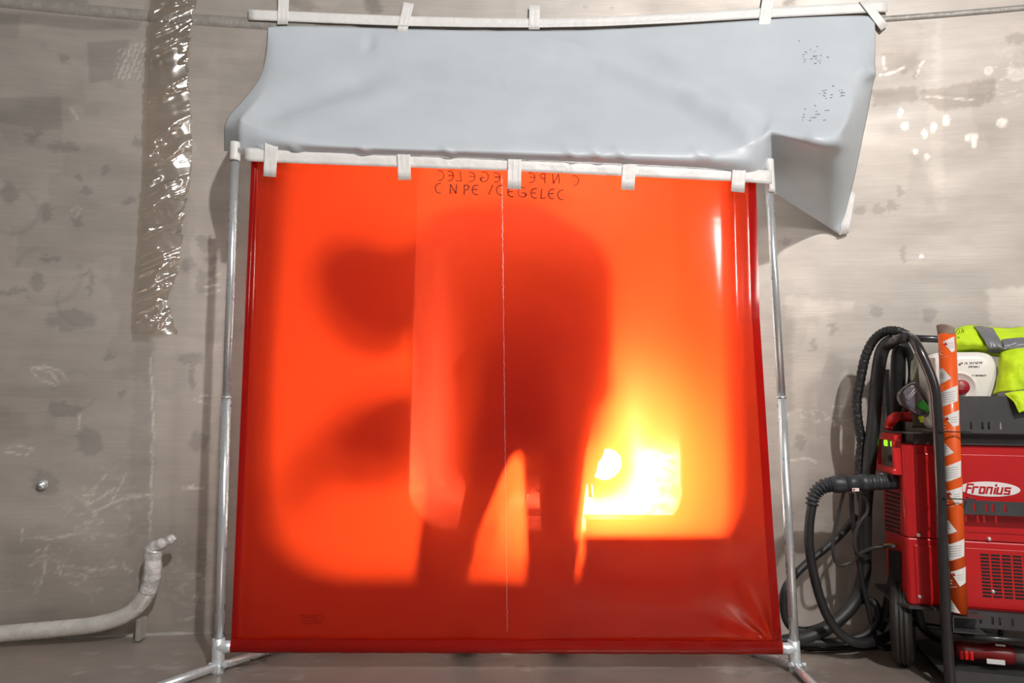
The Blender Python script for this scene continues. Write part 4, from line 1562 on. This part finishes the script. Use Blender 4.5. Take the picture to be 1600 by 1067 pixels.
# --- trolley
tro = root('welding_trolley', LC(.3, .15, 0), 'dark grey tube trolley with slotted plates carrying the red welding machine', 'trolley')
FY = -.11
post = cr([PC(1489, 1112, FY), PC(1480, 1000, FY), PC(1473, 850, FY), PC(1468, 720, FY), PC(1464, 640, FY), PC(1460, 606, FY), PC(1449, 574, FY + .01), PC(1436, 546, FY + .03), PC(1427, 531, FY + .07), PC(1418, 525, FY + .13)], 8)
mb = MB(); mb.tube(post, .0175, 18); mb.build('front_upright', M['tube'], tro)
mb = MB(); mb.tube([PC(1412, 528, .16), PC(1470, 530, .20), PC(1720, 538, .20)], .0145, 16); mb.build('top_rail', M['tube'], tro)
mb = MB(); st_ = [PC(1417, 527, -.03), PC(1402, 531, .02), PC(1386, 541, .10)]
mb.tube(st_, .019, 18); s_ = mb.build('hose_support', M['tube'], tro)
mb = MB(); dd = (st_[0] - st_[1]).normalized(); mb.lathe([(.0, .001), (.0155, .001), (.0165, .0005)], st_[0], dd, 18); mb.build('open_end', M['void'], s_)
mb = MB(); mb.tube([LC(.04, MD + .03, .10), LC(.04, MD + .03, zT + .30)], .0165, 14); mb.build('rear_upright', M['tube'], tro)


def plate(name, tl, tr, br, bl, ly, slots, th=.004):
    """sheet with real slots: tl.. are pixel corners in the plane ly; slots: (px, py, half width, half height)"""
    mb = MB()
    z_t, z_b = [(PC(*tl, ly).z + PC(*tr, ly).z) / 2, (PC(*bl, ly).z + PC(*br, ly).z) / 2]
    xa, xb = lx_of(PC(*tl, ly)), lx_of(PC(*tr, ly)) + .12
    if slots:
        ss = sorted((lx_of(PC(px, py, ly)), PC(px, py, ly).z) for px, py in slots)
        hw, hh = .0036, .0135
        zc = sum(q[1] for q in ss) / len(ss)
        lbox(mb, xa, xb, ly, ly + th, zc + hh, z_t)
        lbox(mb, xa, xb, ly, ly + th, z_b, zc - hh)
        prev = xa
        for sx, _ in ss:
            lbox(mb, prev, sx - hw, ly, ly + th, zc - hh, zc + hh)
            prev = sx + hw
        lbox(mb, prev, xb, ly, ly + th, zc - hh, zc + hh)
    else:
        lbox(mb, xa, xb, ly, ly + th, z_b, z_t)
    return mb.build(name, M['plate'], tro), (xa, xb, z_b, z_t)


_, t1_ = plate('upper_tray_side', (1490, 617), (1620, 621), (1620, 681), (1492, 674), -.055, [(1517, 664), (1535, 665), (1545, 665), (1564, 666)])
_, t2_ = plate('middle_rail', (1504, 780), (1620, 787), (1620, 808), (1504, 803), -.055, [(1523, 792), (1542, 793), (1552, 794), (1571, 795)])
_, t3_ = plate('lower_rail', (1520, 955), (1620, 963), (1620, 988), (1520, 980), -.055, [(1532, 968), (1551, 970), (1562, 971), (1582, 972)])
mb = MB(); lbox(mb, -.0, .80, -.05, MD + .02, t1_[2] - .004, t1_[2]); lbox(mb, .04, .80, -.012, -.006, zT - .002, t1_[2] - .004); mb.build('upper_tray_floor', M['plate'], tro)
for z_, nm in ((PC(1480, 674, -.12).z, 'tube_clip'), (PC(1480, 778, -.12).z, 'tube_clip')):
    mb = MB()
    xa = lx_of(PC(1466, 674, -.12))
    lbox(mb, xa, xa + .10, -.134, -.130, z_ - .003, z_ + .001)
    lbox(mb, xa, xa + .004, -.134, -.05, z_ - .003, z_ + .001)
    lbox(mb, xa + .096, xa + .10, -.134, -.05, z_ - .003, z_ + .001)
    mb.build(nm, M['tube'], tro)
mb = MB()
zz = PC(1497, 957, -.07).z
xa, xb = lx_of(PC(1478, 950, -.06)), lx_of(PC(1528, 953, -.06))
lbox(mb, xa, xb, -.125, -.03, zz - .004, zz - .001); lbox(mb, xa, xa + .004, -.125, -.03, zz - .05, zz - .001); lbox(mb, xa, xb, -.06, -.056, zz - .05, zz - .001); lbox(mb, xa, xb, -.125, -.03, zz - .054, zz - .05)
mb.build('tube_shelf', M['plate'], tro)
# shelf that carries the cooler
mb = MB(); mb.prism([LC(-.045, .05, zB - .011), LC(-.005, -.018, zB - .011), LC(.80, -.018, zB - .011), LC(.80, MD, zB - .011), LC(-.045, MD, zB - .011)], UZ * .010); mb.build('machine_shelf', M['plate'], tro)
# base with front panel
bz = PC(1484, 1046, -.10).z
bx = lx_of(PC(1478, 1046, -.10))
mb = MB(); lbox(mb, bx, .80, -.105, -.100, bz - .085, bz); mb.build('base_panel', M['plate'], tro)
mb = MB(); lbox(mb, bx, .80, -.10, MD, bz - .03, bz - .026); mb.build('base_deck', M['plate'], tro)
mb = MB(); mb.tube([PC(1484, 993, -.03), PC(1640, 1003, -.03)], .010, 12); mb.build('cross_bar', M['tube'], tro)
mb = MB(); lbox(mb, lx_of(PC(1482, 975, .05)), lx_of(PC(1532, 975, .05)), .05, .055, bz + .08, zB - .012); mb.build('rear_plate', M['plate'], tro)
mb = MB(); mb.tube([PC(1560, 1000, .12), PC(1568, 975, .12)], .010, 10); mb.build('brace', M['tube'], tro)
# wheel
wc = PC(1411, 978, .14)
RWH = .155
wc.z = RWH
mb = MB()
ax = (C_X * .96 - C_N * .28).normalized()
w2 = .036
prof = [(RWH * .55, -w2 * .7), (RWH * .72, -w2), (RWH * .90, -w2), (RWH * .97, -w2 * .72), (RWH, -w2 * .45), (RWH, -w2 * .30), (RWH * .965, -w2 * .24), (RWH * .965, -w2 * .12), (RWH, -w2 * .06),
        (RWH, w2 * .10), (RWH * .965, w2 * .16), (RWH * .965, w2 * .28), (RWH, w2 * .34), (RWH, w2 * .5), (RWH * .97, w2 * .74), (RWH * .90, w2), (RWH * .72, w2), (RWH * .55, w2 * .7)]
mb.lathe(prof, wc, ax, 48)
wh = mb.build('wheel', M['tyre'], tro)
mb = MB(); mb.lathe([(.0, -w2 * .5), (.02, -w2 * .9), (.03, -w2 * .9), (.035, -w2 * .4), (RWH * .56, -w2 * .5), (RWH * .56, w2 * .5), (.035, w2 * .4), (.03, w2 * .9), (0, w2 * .9)], wc, ax, 32); mb.build('hub', M['panel'], wh)
mb = MB(); mb.tube([wc - ax * .06, wc + ax * .30], .010, 10); mb.build('axle', M['tube'], tro)
mb = MB(); mb.tube([LC(.02, .12, zB - .012), wc + ax * .05 + UZ * .01], .009, 10); mb.build('wheel_stay', M['tube'], tro)

# --- striped tube leaning on the trolley
TO = -.085
ta, tb = PC(1497.5, 957, TO), PC(1479.5, 522, TO)
tub = root('cardboard_tube', ta, 'tall orange cardboard tube with white warning labels standing at trolley corner', 'cardboard tube')
rT = .0285
mb = MB(); mb.tube([ta, ta.lerp(tb, .5), tb], rT, 28); mb.build('tube', M['orange'], tub)
axis = (tb - ta).normalized()
rgt = (C_X - axis * C_X.dot(axis)).normalized()
frt = rgt.cross(axis).normalized()
if frt.y > 0:
    frt = -frt
view = (CAM - (ta + tb) / 2); view = (view - axis * view.dot(axis)).normalized()
vr = axis.cross(view).normalized()
if vr.x < 0:
    vr = -vr


def on_tube(px, py, lift=.0008):
    t = (957 - py) / (957 - 522)
    cx = 1497.5 - 18.0 * t
    c = ta.lerp(tb, t)
    k = max(-.98, min(.98, (px - cx) / 12.3))
    a = math.asin(k)
    return c + (view * math.cos(a) + vr * math.sin(a)) * (rT + lift)


# centre the tube where its pixels are
shift = on_tube(1485, 740)
LABS = [
    [(1474, 536), (1489, 527), (1490, 550), (1486, 553)], [(1468, 582), (1474, 577), (1486, 594), (1469, 606)], [(1470, 618), (1494, 605), (1494, 630), (1470, 642)],
    [(1477, 655), (1496, 644), (1496, 668), (1489, 671)], [(1473, 696), (1476, 694), (1490, 711), (1474, 721)], [(1475, 736), (1499, 723), (1499, 748), (1475, 761)],
    [(1481, 772), (1501, 763), (1501, 788), (1494, 792)], [(1478, 816), (1481, 813), (1495, 832), (1479, 841)], [(1480, 856), (1504, 843), (1504, 869), (1480, 882)],
    [(1487, 895), (1506, 885), (1506, 909), (1499, 915)], [(1484, 938), (1487, 935), (1500, 955), (1485, 955)]]
for k, q in enumerate(LABS):
    mb = MB()
    rows = []
    for j in range(9):
        r = []
        for i in range(13):
            u, v = i / 12, j / 8
            x = (q[0][0] * (1 - u) + q[1][0] * u) * (1 - v) + (q[3][0] * (1 - u) + q[2][0] * u) * v
            y = (q[0][1] * (1 - u) + q[1][1] * u) * (1 - v) + (q[3][1] * (1 - u) + q[2][1] * u) * v
            r.append(on_tube(x, y))
        rows.append(r)
    mb.grid(rows)
    lb_ = mb.build('warning_label', M['white'], tub)
    # fine print lines and the small red triangle
    mb = MB()
    cx = sum(p[0] for p in q) / 4; cy = sum(p[1] for p in q) / 4
    nl = 5 if k % 3 == 2 else 3
    for l_ in range(nl):
        yy = cy + (l_ - (nl - 1) / 2) * 3.6
        hw = 8 if k % 3 == 2 else 3.5
        mb.tube([on_tube(cx - hw + 2 * hw * t_ / 8, yy + .5 * hw * .5 - .5 * hw * t_ / 8, .0012) for t_ in range(9)], .0005, 4)
    mb.build('fine_print', M['greyink'], lb_)
    if k % 3 == 0:
        tx, ty = q[0][0] + 4.5, q[0][1] + 2.5
        mb = MB(); mb.add([on_tube(tx - 2.3, ty + 3, .0018), on_tube(tx + 2.6, ty + 2, .0018), on_tube(tx - .8, ty - 2.6, .0018)], [(0, 1, 2)])
        mb.build('red_triangle', M['redprint'], lb_)
mb = MB()
for (x, y) in ((1471, 556), (1476, 672), (1481, 791), (1486, 913)):
    for st in GL['C']:
        mb = MB(); mb.tube([on_tube(x + p_[0] * 4, y - p_[1] * 5, .001) for p_ in st], .0009, 5)
        mb.build('white_letter', M['white'], tub)
    mb = MB(); mb.tube([on_tube(x + i * 1.5, y + 6 - i * .5, .001) for i in range(7)], .0007, 5)
    mb.build('white_dash', M['white'], tub)
mb = MB()
rows = []
for j in range(7):
    v = j / 6
    rows.append([tb + axis * (-.006 + (.012 + .030 * (.55 + .45 * math.sin(a + 2.3))) * v) + (view * math.cos(a) + vr * math.sin(a)) * (rT - .001 + .004 * v * math.sin(3 * a)) for a in np.linspace(0, 2 * math.pi, 33)])
mb.grid(rows); mb.build('torn_card_end', M['card'], tub, solid=.0015)

# --- white jug lying on the tray
jy = .04
jr = root('plastic_jug', PC(1510, 617, jy), 'white plastic jug with red screw cap lying on the trolley top', 'jug')


def se(cx, cy, hw, hh, e, n=40):
    out = []
    for k in range(n):
        a = 2 * math.pi * k / n
        c_, s_ = math.cos(a), math.sin(a)
        out.append((cx + hw * math.copysign(abs(c_) ** (2 / e), c_), cy + hh * math.copysign(abs(s_) ** (2 / e), s_)))
    return out


mb = MB()
c0 = PC(1504, 584, jy)
jx, jz = lx_of(c0), c0.z
hw = lx_of(PC(1561, 584, jy)) - jx
ztop_ = PC(1504, 549, jy).z
zt_ = t1_[2]
hh = (ztop_ - zt_) / 2 - .001
jz = zt_ + hh + .002
rows = []
for ly, k in ((-.004, .05), (-.004, .80), (.002, .92), (.014, .985), (.03, 1), (.15, 1), (.18, .98), (.195, .9), (.197, .05)):
    rows.append([LC(x, jy + ly, z) for x, z in se(jx, jz, hw * k, hh * k, 5.5) + se(jx, jz, hw * k, hh * k, 5.5)[:1]])
mb.grid(rows); mb.build('jug_body', M['jug'], jr)
cc = PC(1500, 605, jy - .012)
mb = MB(); mb.lathe([(.062, .012), (.058, .004), (.052, .002), (.050, .006), (.0, .006)], cc, C_N, 40); mb.build('shoulder_ring', M['jug'], jr)
mb = MB(); mb.lathe([(.0, -.016), (.024, -.016), (.027, -.012), (.027, .008)], PC(1501, 605, jy - .012), C_N, 32); cp = mb.build('cap', M['cap'], jr)
mb = MB()
for k in range(3):
    mb.tube([PC(1496, 602 + 3 * k, jy - .0295), PC(1506, 601.5 + 3 * k, jy - .0295)], .0006, 4)
mb.build('cap_marking', M['jug'], cp)
mb = MB()
rnd = random.Random(4)


def ticks(y, x0_, x1_, h):
    x = x0_
    while x < x1_:
        w = rnd.uniform(1.2, 2.4)
        a_, b_ = PC(x, y, jy - .0052), PC(x + rnd.uniform(-.6, .6), y - h, jy - .0052)
        mb.tube([a_, b_], .0008, 4)
        if rnd.random() < .6:
            mb.tube([b_, PC(x + w, y - h * rnd.random(), jy - .0052)], .0007, 4)
        x += w + .9
        if rnd.random() < .12:
            x += 2.5


for tk in ((569, 1503, 1522, 3.2), (568.5, 1525, 1539, 3.2), (574.5, 1514, 1531, 3.0), (588, 1519, 1540, 2.6)):
    mb = MB(); ticks(*tk); mb.build('handwriting', M['ink'], jr)
mb = MB()
q = [PC(1498, 568, jy - .0052), PC(1502, 567, jy - .0052), PC(1501, 571, jy - .0052), PC(1498, 571, jy - .0052)]
mb.add(q, [(0, 1, 2, 3)]); mb.build('small_mark', M['brass'], jr)

# --- hi-vis vest bundled behind and beside the jug
def cloth(ctrl, name, material, parent=None, n=10, wr=.006, seed=0, lift=0.0):
    """ctrl: rows of (px, py, ly)"""
    g = [[PC(*c) for c in r] for r in ctrl]
    rows1 = [cr(r, n) for r in g]
    cols = [cr([r[i] for r in rows1], n) for i in range(len(rows1[0]))]
    rows = []
    for i, c in enumerate(cols):
        rr = []
        for j, p in enumerate(c):
            h = wr * (2 * fbm(np.array([i * .16]), np.array([j * .16]), 500 + seed, 3)[0] - 1)
            h += wr * .8 * math.sin(i * .35 + 2.2 * math.sin(j * .22 + seed)) * math.sin(j * .3)
            rr.append(p - C_N * (h + lift))
        rows.append(rr)
    mb = MB(); mb.grid(rows)
    return mb.build(name, material, parent, solid=.003)


vest = root('safety_vest', PC(1580, 616, .10), 'fluorescent yellow safety vest with grey reflective bands heaped on the trolley', 'safety vest')
cloth([[(1486, 520, .18), (1500, 511, .24), (1520, 508, .26), (1545, 511, .27), (1575, 513, .28), (1610, 510, .28), (1660, 512, .28)],
       [(1488, 530, .10), (1502, 522, .12), (1522, 521, .14), (1548, 524, .14), (1575, 526, .13), (1610, 526, .12), (1660, 530, .12)],
       [(1492, 542, .12), (1506, 540, .10), (1526, 540, .10), (1550, 543, .10), (1576, 544, .09), (1610, 545, .08), (1660, 548, .08)],
       [(1494, 556, .22), (1508, 553, .22), (1526, 552, .22), (1552, 556, .20), (1576, 560, .16), (1610, 560, .14), (1660, 562, .14)]], 'back_panel', M['hivis'], vest, seed=1)
cloth([[(1562, 556, .10), (1566, 546, .10), (1580, 540, .10), (1604, 538, .10), (1650, 540, .10)],
       [(1560, 572, .05), (1568, 564, .02), (1584, 560, .00), (1606, 558, -.01), (1650, 560, -.01)],
       [(1558, 592, .03), (1566, 590, .00), (1584, 586, -.02), (1606, 584, -.03), (1650, 586, -.03)],
       [(1552, 616, .02), (1566, 612, -.02), (1584, 611, -.03), (1606, 609, -.04), (1650, 612, -.04)]], 'front_panel', M['hivis'], vest, seed=2)
cloth([[(1520, 510, .225), (1530, 510, .225), (1540, 511.5, .228), (1550, 513, .23)],
       [(1530, 522, .12), (1540, 522.5, .122), (1550, 524, .124), (1558, 526, .124)],
       [(1541, 541, .085), (1550, 542, .085), (1560, 543, .082), (1568, 545, .08)],
       [(1540, 549, .12), (1548, 551, .12), (1560, 552, .12), (1566, 553, .12)]], 'reflective_band', M['reflect'], vest, wr=.003, seed=1, lift=.007)
cloth([[(1564, 531, .105), (1580, 529, .100), (1600, 528, .096), (1650, 531, .09)],
       [(1566, 539, .085), (1580, 538, .082), (1600, 537, .078), (1650, 540, .07)],
       [(1566, 547, .078), (1580, 545, .074), (1600, 545, .070), (1650, 548, .06)]], 'reflective_band', M['reflect'], vest, wr=.003, seed=3, lift=.010)
cloth([[(1570, 615, -.055), (1584, 612, -.060), (1606, 611, -.065), (1650, 614, -.07)],
       [(1584, 628, -.075), (1594, 622, -.078), (1612, 620, -.08), (1650, 622, -.085)],
       [(1592, 645, -.080), (1602, 642, -.082), (1616, 640, -.086), (1650, 642, -.09)]], 'hanging_flap', M['hivis'], vest, wr=.004, seed=4)
mb = MB()
for pts in ([(1493, 519), (1498, 513), (1500, 520)], [(1496, 521), (1499, 521)], [(1502, 520), (1505, 515), (1502, 514)], [(1505, 520), (1506, 516)]):
    mb.tube([PC(x, y, .075) for x, y in pts], .0012, 5)
mb.build('black_marking', M['ink'], vest)

# --- smoky visor box, cloth and cable heap on the machine
vz = root('safety_visor', PC(1435, 650, .10), 'smoky transparent plastic visor with green label hung behind the trolley upright', 'visor')
mb = MB()
q = [(1406, 620), (1409, 612), (1421, 600), (1431, 599), (1438, 606), (1450, 628), (1452, 640), (1447, 650), (1436, 648), (1412, 632)]
mb.prism([PC(x, y, .06) for x, y in q], C_N * .07); mb.build('shell', M['smoke'], vz, bevel=.012)
mb = MB(); mb.tube(cr([PC(x, y, .055) for x, y in q + q[:1]], 4), .0035, 8); mb.build('rim', M['panel'], vz)
for (a_, b_) in (((1417, 623), (1430, 607)), ((1419, 625), (1433, 609))):
    mb = MB(); mb.tube([PC(*a_, .055), PC(*b_, .055)], .0014, 6); mb.build('rib', M['white'], vz)
mb = MB(); mb.prism([PC(x, y, .052) for x, y in [(1431, 634), (1442, 623), (1453, 637), (1450, 646)]], C_N * .006); g_ = mb.build('green_label', M['green'], vz, bevel=.002)
mb = MB(); mb.prism([PC(x, y, .05) for x, y in [(1435, 651), (1444, 650), (1442, 660), (1439, 660)]], C_N * .006); mb.build('yellow_tag', M['hivis'], vz)
sk = root('cloth_sack', LC(.16, .20, zT), 'crumpled olive and grey cloth stuffed on the trolley behind the upright', 'cloth')
cloth([[(1424, 556, .20), (1438, 548, .20), (1455, 556, .20), (1475, 570, .20)], [(1422, 590, .16), (1438, 584, .15), (1456, 584, .14), (1478, 588, .14)], [(1424, 630, .15), (1440, 625, .13), (1458, 622, .12), (1480, 624, .12)], [(1426, 668, .17), (1442, 668, .15), (1460, 668, .15), (1480, 668, .15)]], 'cloth', M['sack'], sk, wr=.008, seed=9)


def hose(label, pts, r, material='black', name='cable', n=8, ribs=0, group=None, cat='cable', tail=None):
    path = cr([p if isinstance(p, Vector) else P(*p) for p in pts], n)
    rs = [r] * len(path)
    if ribs:
        rs = [r * (1 + ribs * math.sin(i * 2.4)) for i in range(len(path))]
    mb = MB(); mb.tube(path, rs, 12)
    return tag(mb.build(name, M[material]), label, cat, group)


WY = 2.93
# loops hung over the hose support
hose('lumpy black braided hose hanging leftmost from the trolley top', [(1418, 524, 2.70), (1400, 517, 2.72), (1381, 519, 2.76), (1364, 533, 2.80), (1352, 558, 2.82), (1345, 590, 2.83), (1339, 625, 2.84), (1340, 655, 2.84), (1346, 690, 2.84), (1343, 725, 2.84), (1344, 762, 2.84), (1350, 800, 2.86)], .0185, 'braid', 'braided_hose', 10, .09, cat='hose')
hose('flat smooth black hose beside the braided one, left of the machine', [(1398, 532, 2.74), (1386, 537, 2.76), (1377, 553, 2.78), (1371, 590, 2.79), (1367, 640, 2.80), (1361, 700, 2.80), (1356, 750, 2.81), (1352, 800, 2.83), (1351, 860, 2.84), (1349, 900, 2.84), (1335, 940, 2.84), (1305, 972, 2.82), (1265, 994, 2.80), (1225, 1003, 2.82)], .026, 'black', 'welding_hose', 8, cat='hose')
hose('thick black hose dropping straight down behind the machine display', [(1408, 538, 2.78), (1404, 560, 2.80), (1403, 600, 2.82), (1403, 645, 2.84), (1404, 700, 2.86)], .028, 'black', 'welding_hose', 8, cat='hose')
hose('thin black hose bowed between support and visor', [(1414, 538, 2.74), (1422, 556, 2.76), (1425, 585, 2.77), (1421, 612, 2.78), (1412, 650, 2.80)], .014, 'black', 'welding_hose', 8, cat='hose')
# connector plug with corrugated boot and main lead
pl_ = root('hose_connector', P(1360, 755, 2.72), 'big ribbed dark grey connector plugged into the machine end above the vents', 'connector')
ca, cb2 = PE(1402, 752, .0), P(1296, 757, 2.72)
mb = MB()
L0 = (cb2 - ca)
prof = [(.0, -.02), (.029, -.02), (.029, .0)]
for k in range(4):
    prof += [(.031, .01 + k * .024), (.031, .024 + k * .024), (.0285, .026 + k * .024), (.0285, .032 + k * .024)]
prof += [(.034, .112), (.034, .135), (.030, .138), (.030, .22), (.031, L0.length - .06), (.034, L0.length - .055), (.034, L0.length - .02), (.028, L0.length), (0, L0.length)]
mb.lathe(prof, ca, L0, 28); mb.build('plug_body', M['conn'], pl_)
bp_ = cr([P(1300, 757, 2.72), P(1288, 759, 2.72), P(1278, 766, 2.72), P(1271, 776, 2.72), P(1268, 790, 2.72)], 16)
mb = MB(); mb.tube(bp_, [.026 - .005 * i / len(bp_) + .0045 * math.sin(i * .85) for i in range(len(bp_))], 18); mb.build('corrugated_boot', M['conn'], pl_)
mb = MB(); lev = P(1383, 742, 2.70); mb.box(lev, .045, .02, .018, L0.normalized(), None, None); mb.build('latch', M['panel'], pl_, bevel=.004)
mb = MB(); c_ = P(1337, 765, 2.675); mb.box(c_, .026, .002, .012); tg_ = mb.build('tag', M['white'], pl_)
mb = MB(); mb.box(P(1334.5, 765, 2.6735), .007, .001, .007); mb.build('red_mark', M['redprint'], tg_)
hose('thick black lead running down from the corrugated boot to the floor', [(1269, 788, 2.72), (1265, 815, 2.72), (1264, 850, 2.72), (1270, 890, 2.72), (1280, 930, 2.72), (1294, 965, 2.72), (1313, 990, 2.72), (1335, 1003, 2.72), (1358, 1004, 2.74), (1380, 998, 2.80), (1402, 985, 2.86)], .0175, 'black', 'welding_lead', 8, cat='cable')
hose('grey cable looping under the connector to the brass coupling', [(1318, 768, 2.78), (1310, 800, 2.78), (1302, 840, 2.78), (1303, 870, 2.78), (1312, 883, 2.78), (1330, 878, 2.78), (1346, 864, 2.76), (1364, 856, 2.74), (1384, 854, 2.72), PE(1396, 853, -.045)], .0065, 'hose', 'gas_cable', 8)
hose('grey cable curling around the vertical hose bundle', [(1344, 770, 2.76), (1354, 782, 2.75), (1355, 800, 2.75), (1344, 815, 2.75), (1336, 835, 2.75), (1336, 856, 2.75), (1346, 869, 2.76), (1358, 862, 2.78)], .0065, 'hose', 'gas_cable', 8)
hose('slim black cable hanging between connector and floor coil', [(1330, 770, 2.80), (1331, 800, 2.80), (1336, 840, 2.80), (1342, 880, 2.80), (1350, 920, 2.80), (1358, 955, 2.80), (1366, 990, 2.80), (1375, 1010, 2.78), (1388, 1013, 2.78), (1412, 1010, 2.82)], .0095, 'black', 'slim_cable', 8)
hose('long black hose swinging behind the right post up to the bundle', [(1338, 805, 2.92), (1320, 828, 2.92), (1295, 852, 2.90), (1268, 874, 2.88), (1245, 895, 2.86), (1228, 918, 2.84), (1224, 942, 2.84), (1228, 968, 2.84), (1240, 982, 2.84), (1262, 985, 2.84), (1290, 976, 2.84), (1320, 955, 2.84), (1345, 938, 2.84), (1363, 940, 2.84), (1372, 955, 2.82), (1368, 975, 2.80), (1350, 992, 2.80), (1320, 1000, 2.80), (1290, 1004, 2.79), (1245, 1002, 2.80), (1215, 1000, 2.82)], .0155, 'black', 'floor_hose', 8, cat='hose')
hose('black floor cable with a yellow mark running under the wheel', [PZ(1222, 1000, .012), PZ(1250, 1011, .012), PZ(1290, 1013, .012), PZ(1340, 1011, .012), PZ(1392, 1010, .012), PZ(1440, 1012, .012), PZ(1500, 1014, .012)], .0105, 'black', 'floor_cable', 8)
hose('black hose rising from the floor coil up behind the wheel', [(1372, 985, 2.82), (1384, 960, 2.82), (1390, 930, 2.80), (1396, 905, 2.80), (1402, 880, 2.82)], .019, 'black', 'floor_hose', 8, cat='hose')
hose('black hose curving down right of the wheel under the machine', [(1432, 950, 2.70), (1440, 975, 2.70), (1455, 990, 2.72), (1475, 1000, 2.74)], .019, 'black', 'floor_hose', 8, cat='hose')
hose('thin black cable coiled on the floor right of the wheel', [PZ(1434, 1008, .01), PZ(1450, 1002, .01), PZ(1476, 1004, .01), PZ(1500, 1014, .01), PZ(1480, 1030, .01), PZ(1456, 1026, .01), PZ(1440, 1016, .01)], .0075, 'black', 'slim_cable', 8)
mb = MB(); a_ = PZ(1258, 1011, .013); b_ = PZ(1268, 1010.5, .013); mb.tube([a_, b_], .0118, 12)
ym = mb.build('cable_ferrule', M['gold'], bpy.data.objects['floor_cable'])
# dark red tool lying on the trolley base
tl = root('angle_grinder', LC(.2, .06, bz), 'dark red power tool with pale labels lying on the trolley base', 'power tool')
ga, gb = PC(1492, 1014, .04), PC(1586, 1024, .04)
mb = MB(); path = [ga.lerp(gb, t) for t in np.linspace(0, 1, 13)]
mb.tube(path, [.026, .030, .031, .028, .030, .028, .031, .034, .036, .037, .037, .036, .030], 20); mb.build('motor_body', M['darkred'], tl)
for k in range(3):
    p = ga.lerp(gb, .06 + .085 * k) - C_N * .027
    mb = MB(); mb.box(p - UZ * .010, .012, .012, .030, C_X, C_N, UZ); mb.build('cooling_fin', M['red2'], tl, bevel=.003)
mb = MB(); mb.tube([gb - C_X * .01, gb + C_X * .09], [.034, .030], 20); mb.build('gear_head', M['panel'], tl)
mb = MB(); mb.box(PC(1556, 1034, -.002), .056, .003, .016, C_X, C_N, UZ); mb.build('pale_label', M['white'], tl)
mb = MB(); mb.box(PC(1563, 1008, .004), .030, .003, .006, C_X, C_N, UZ); mb.build('pale_label', M['white'], tl)
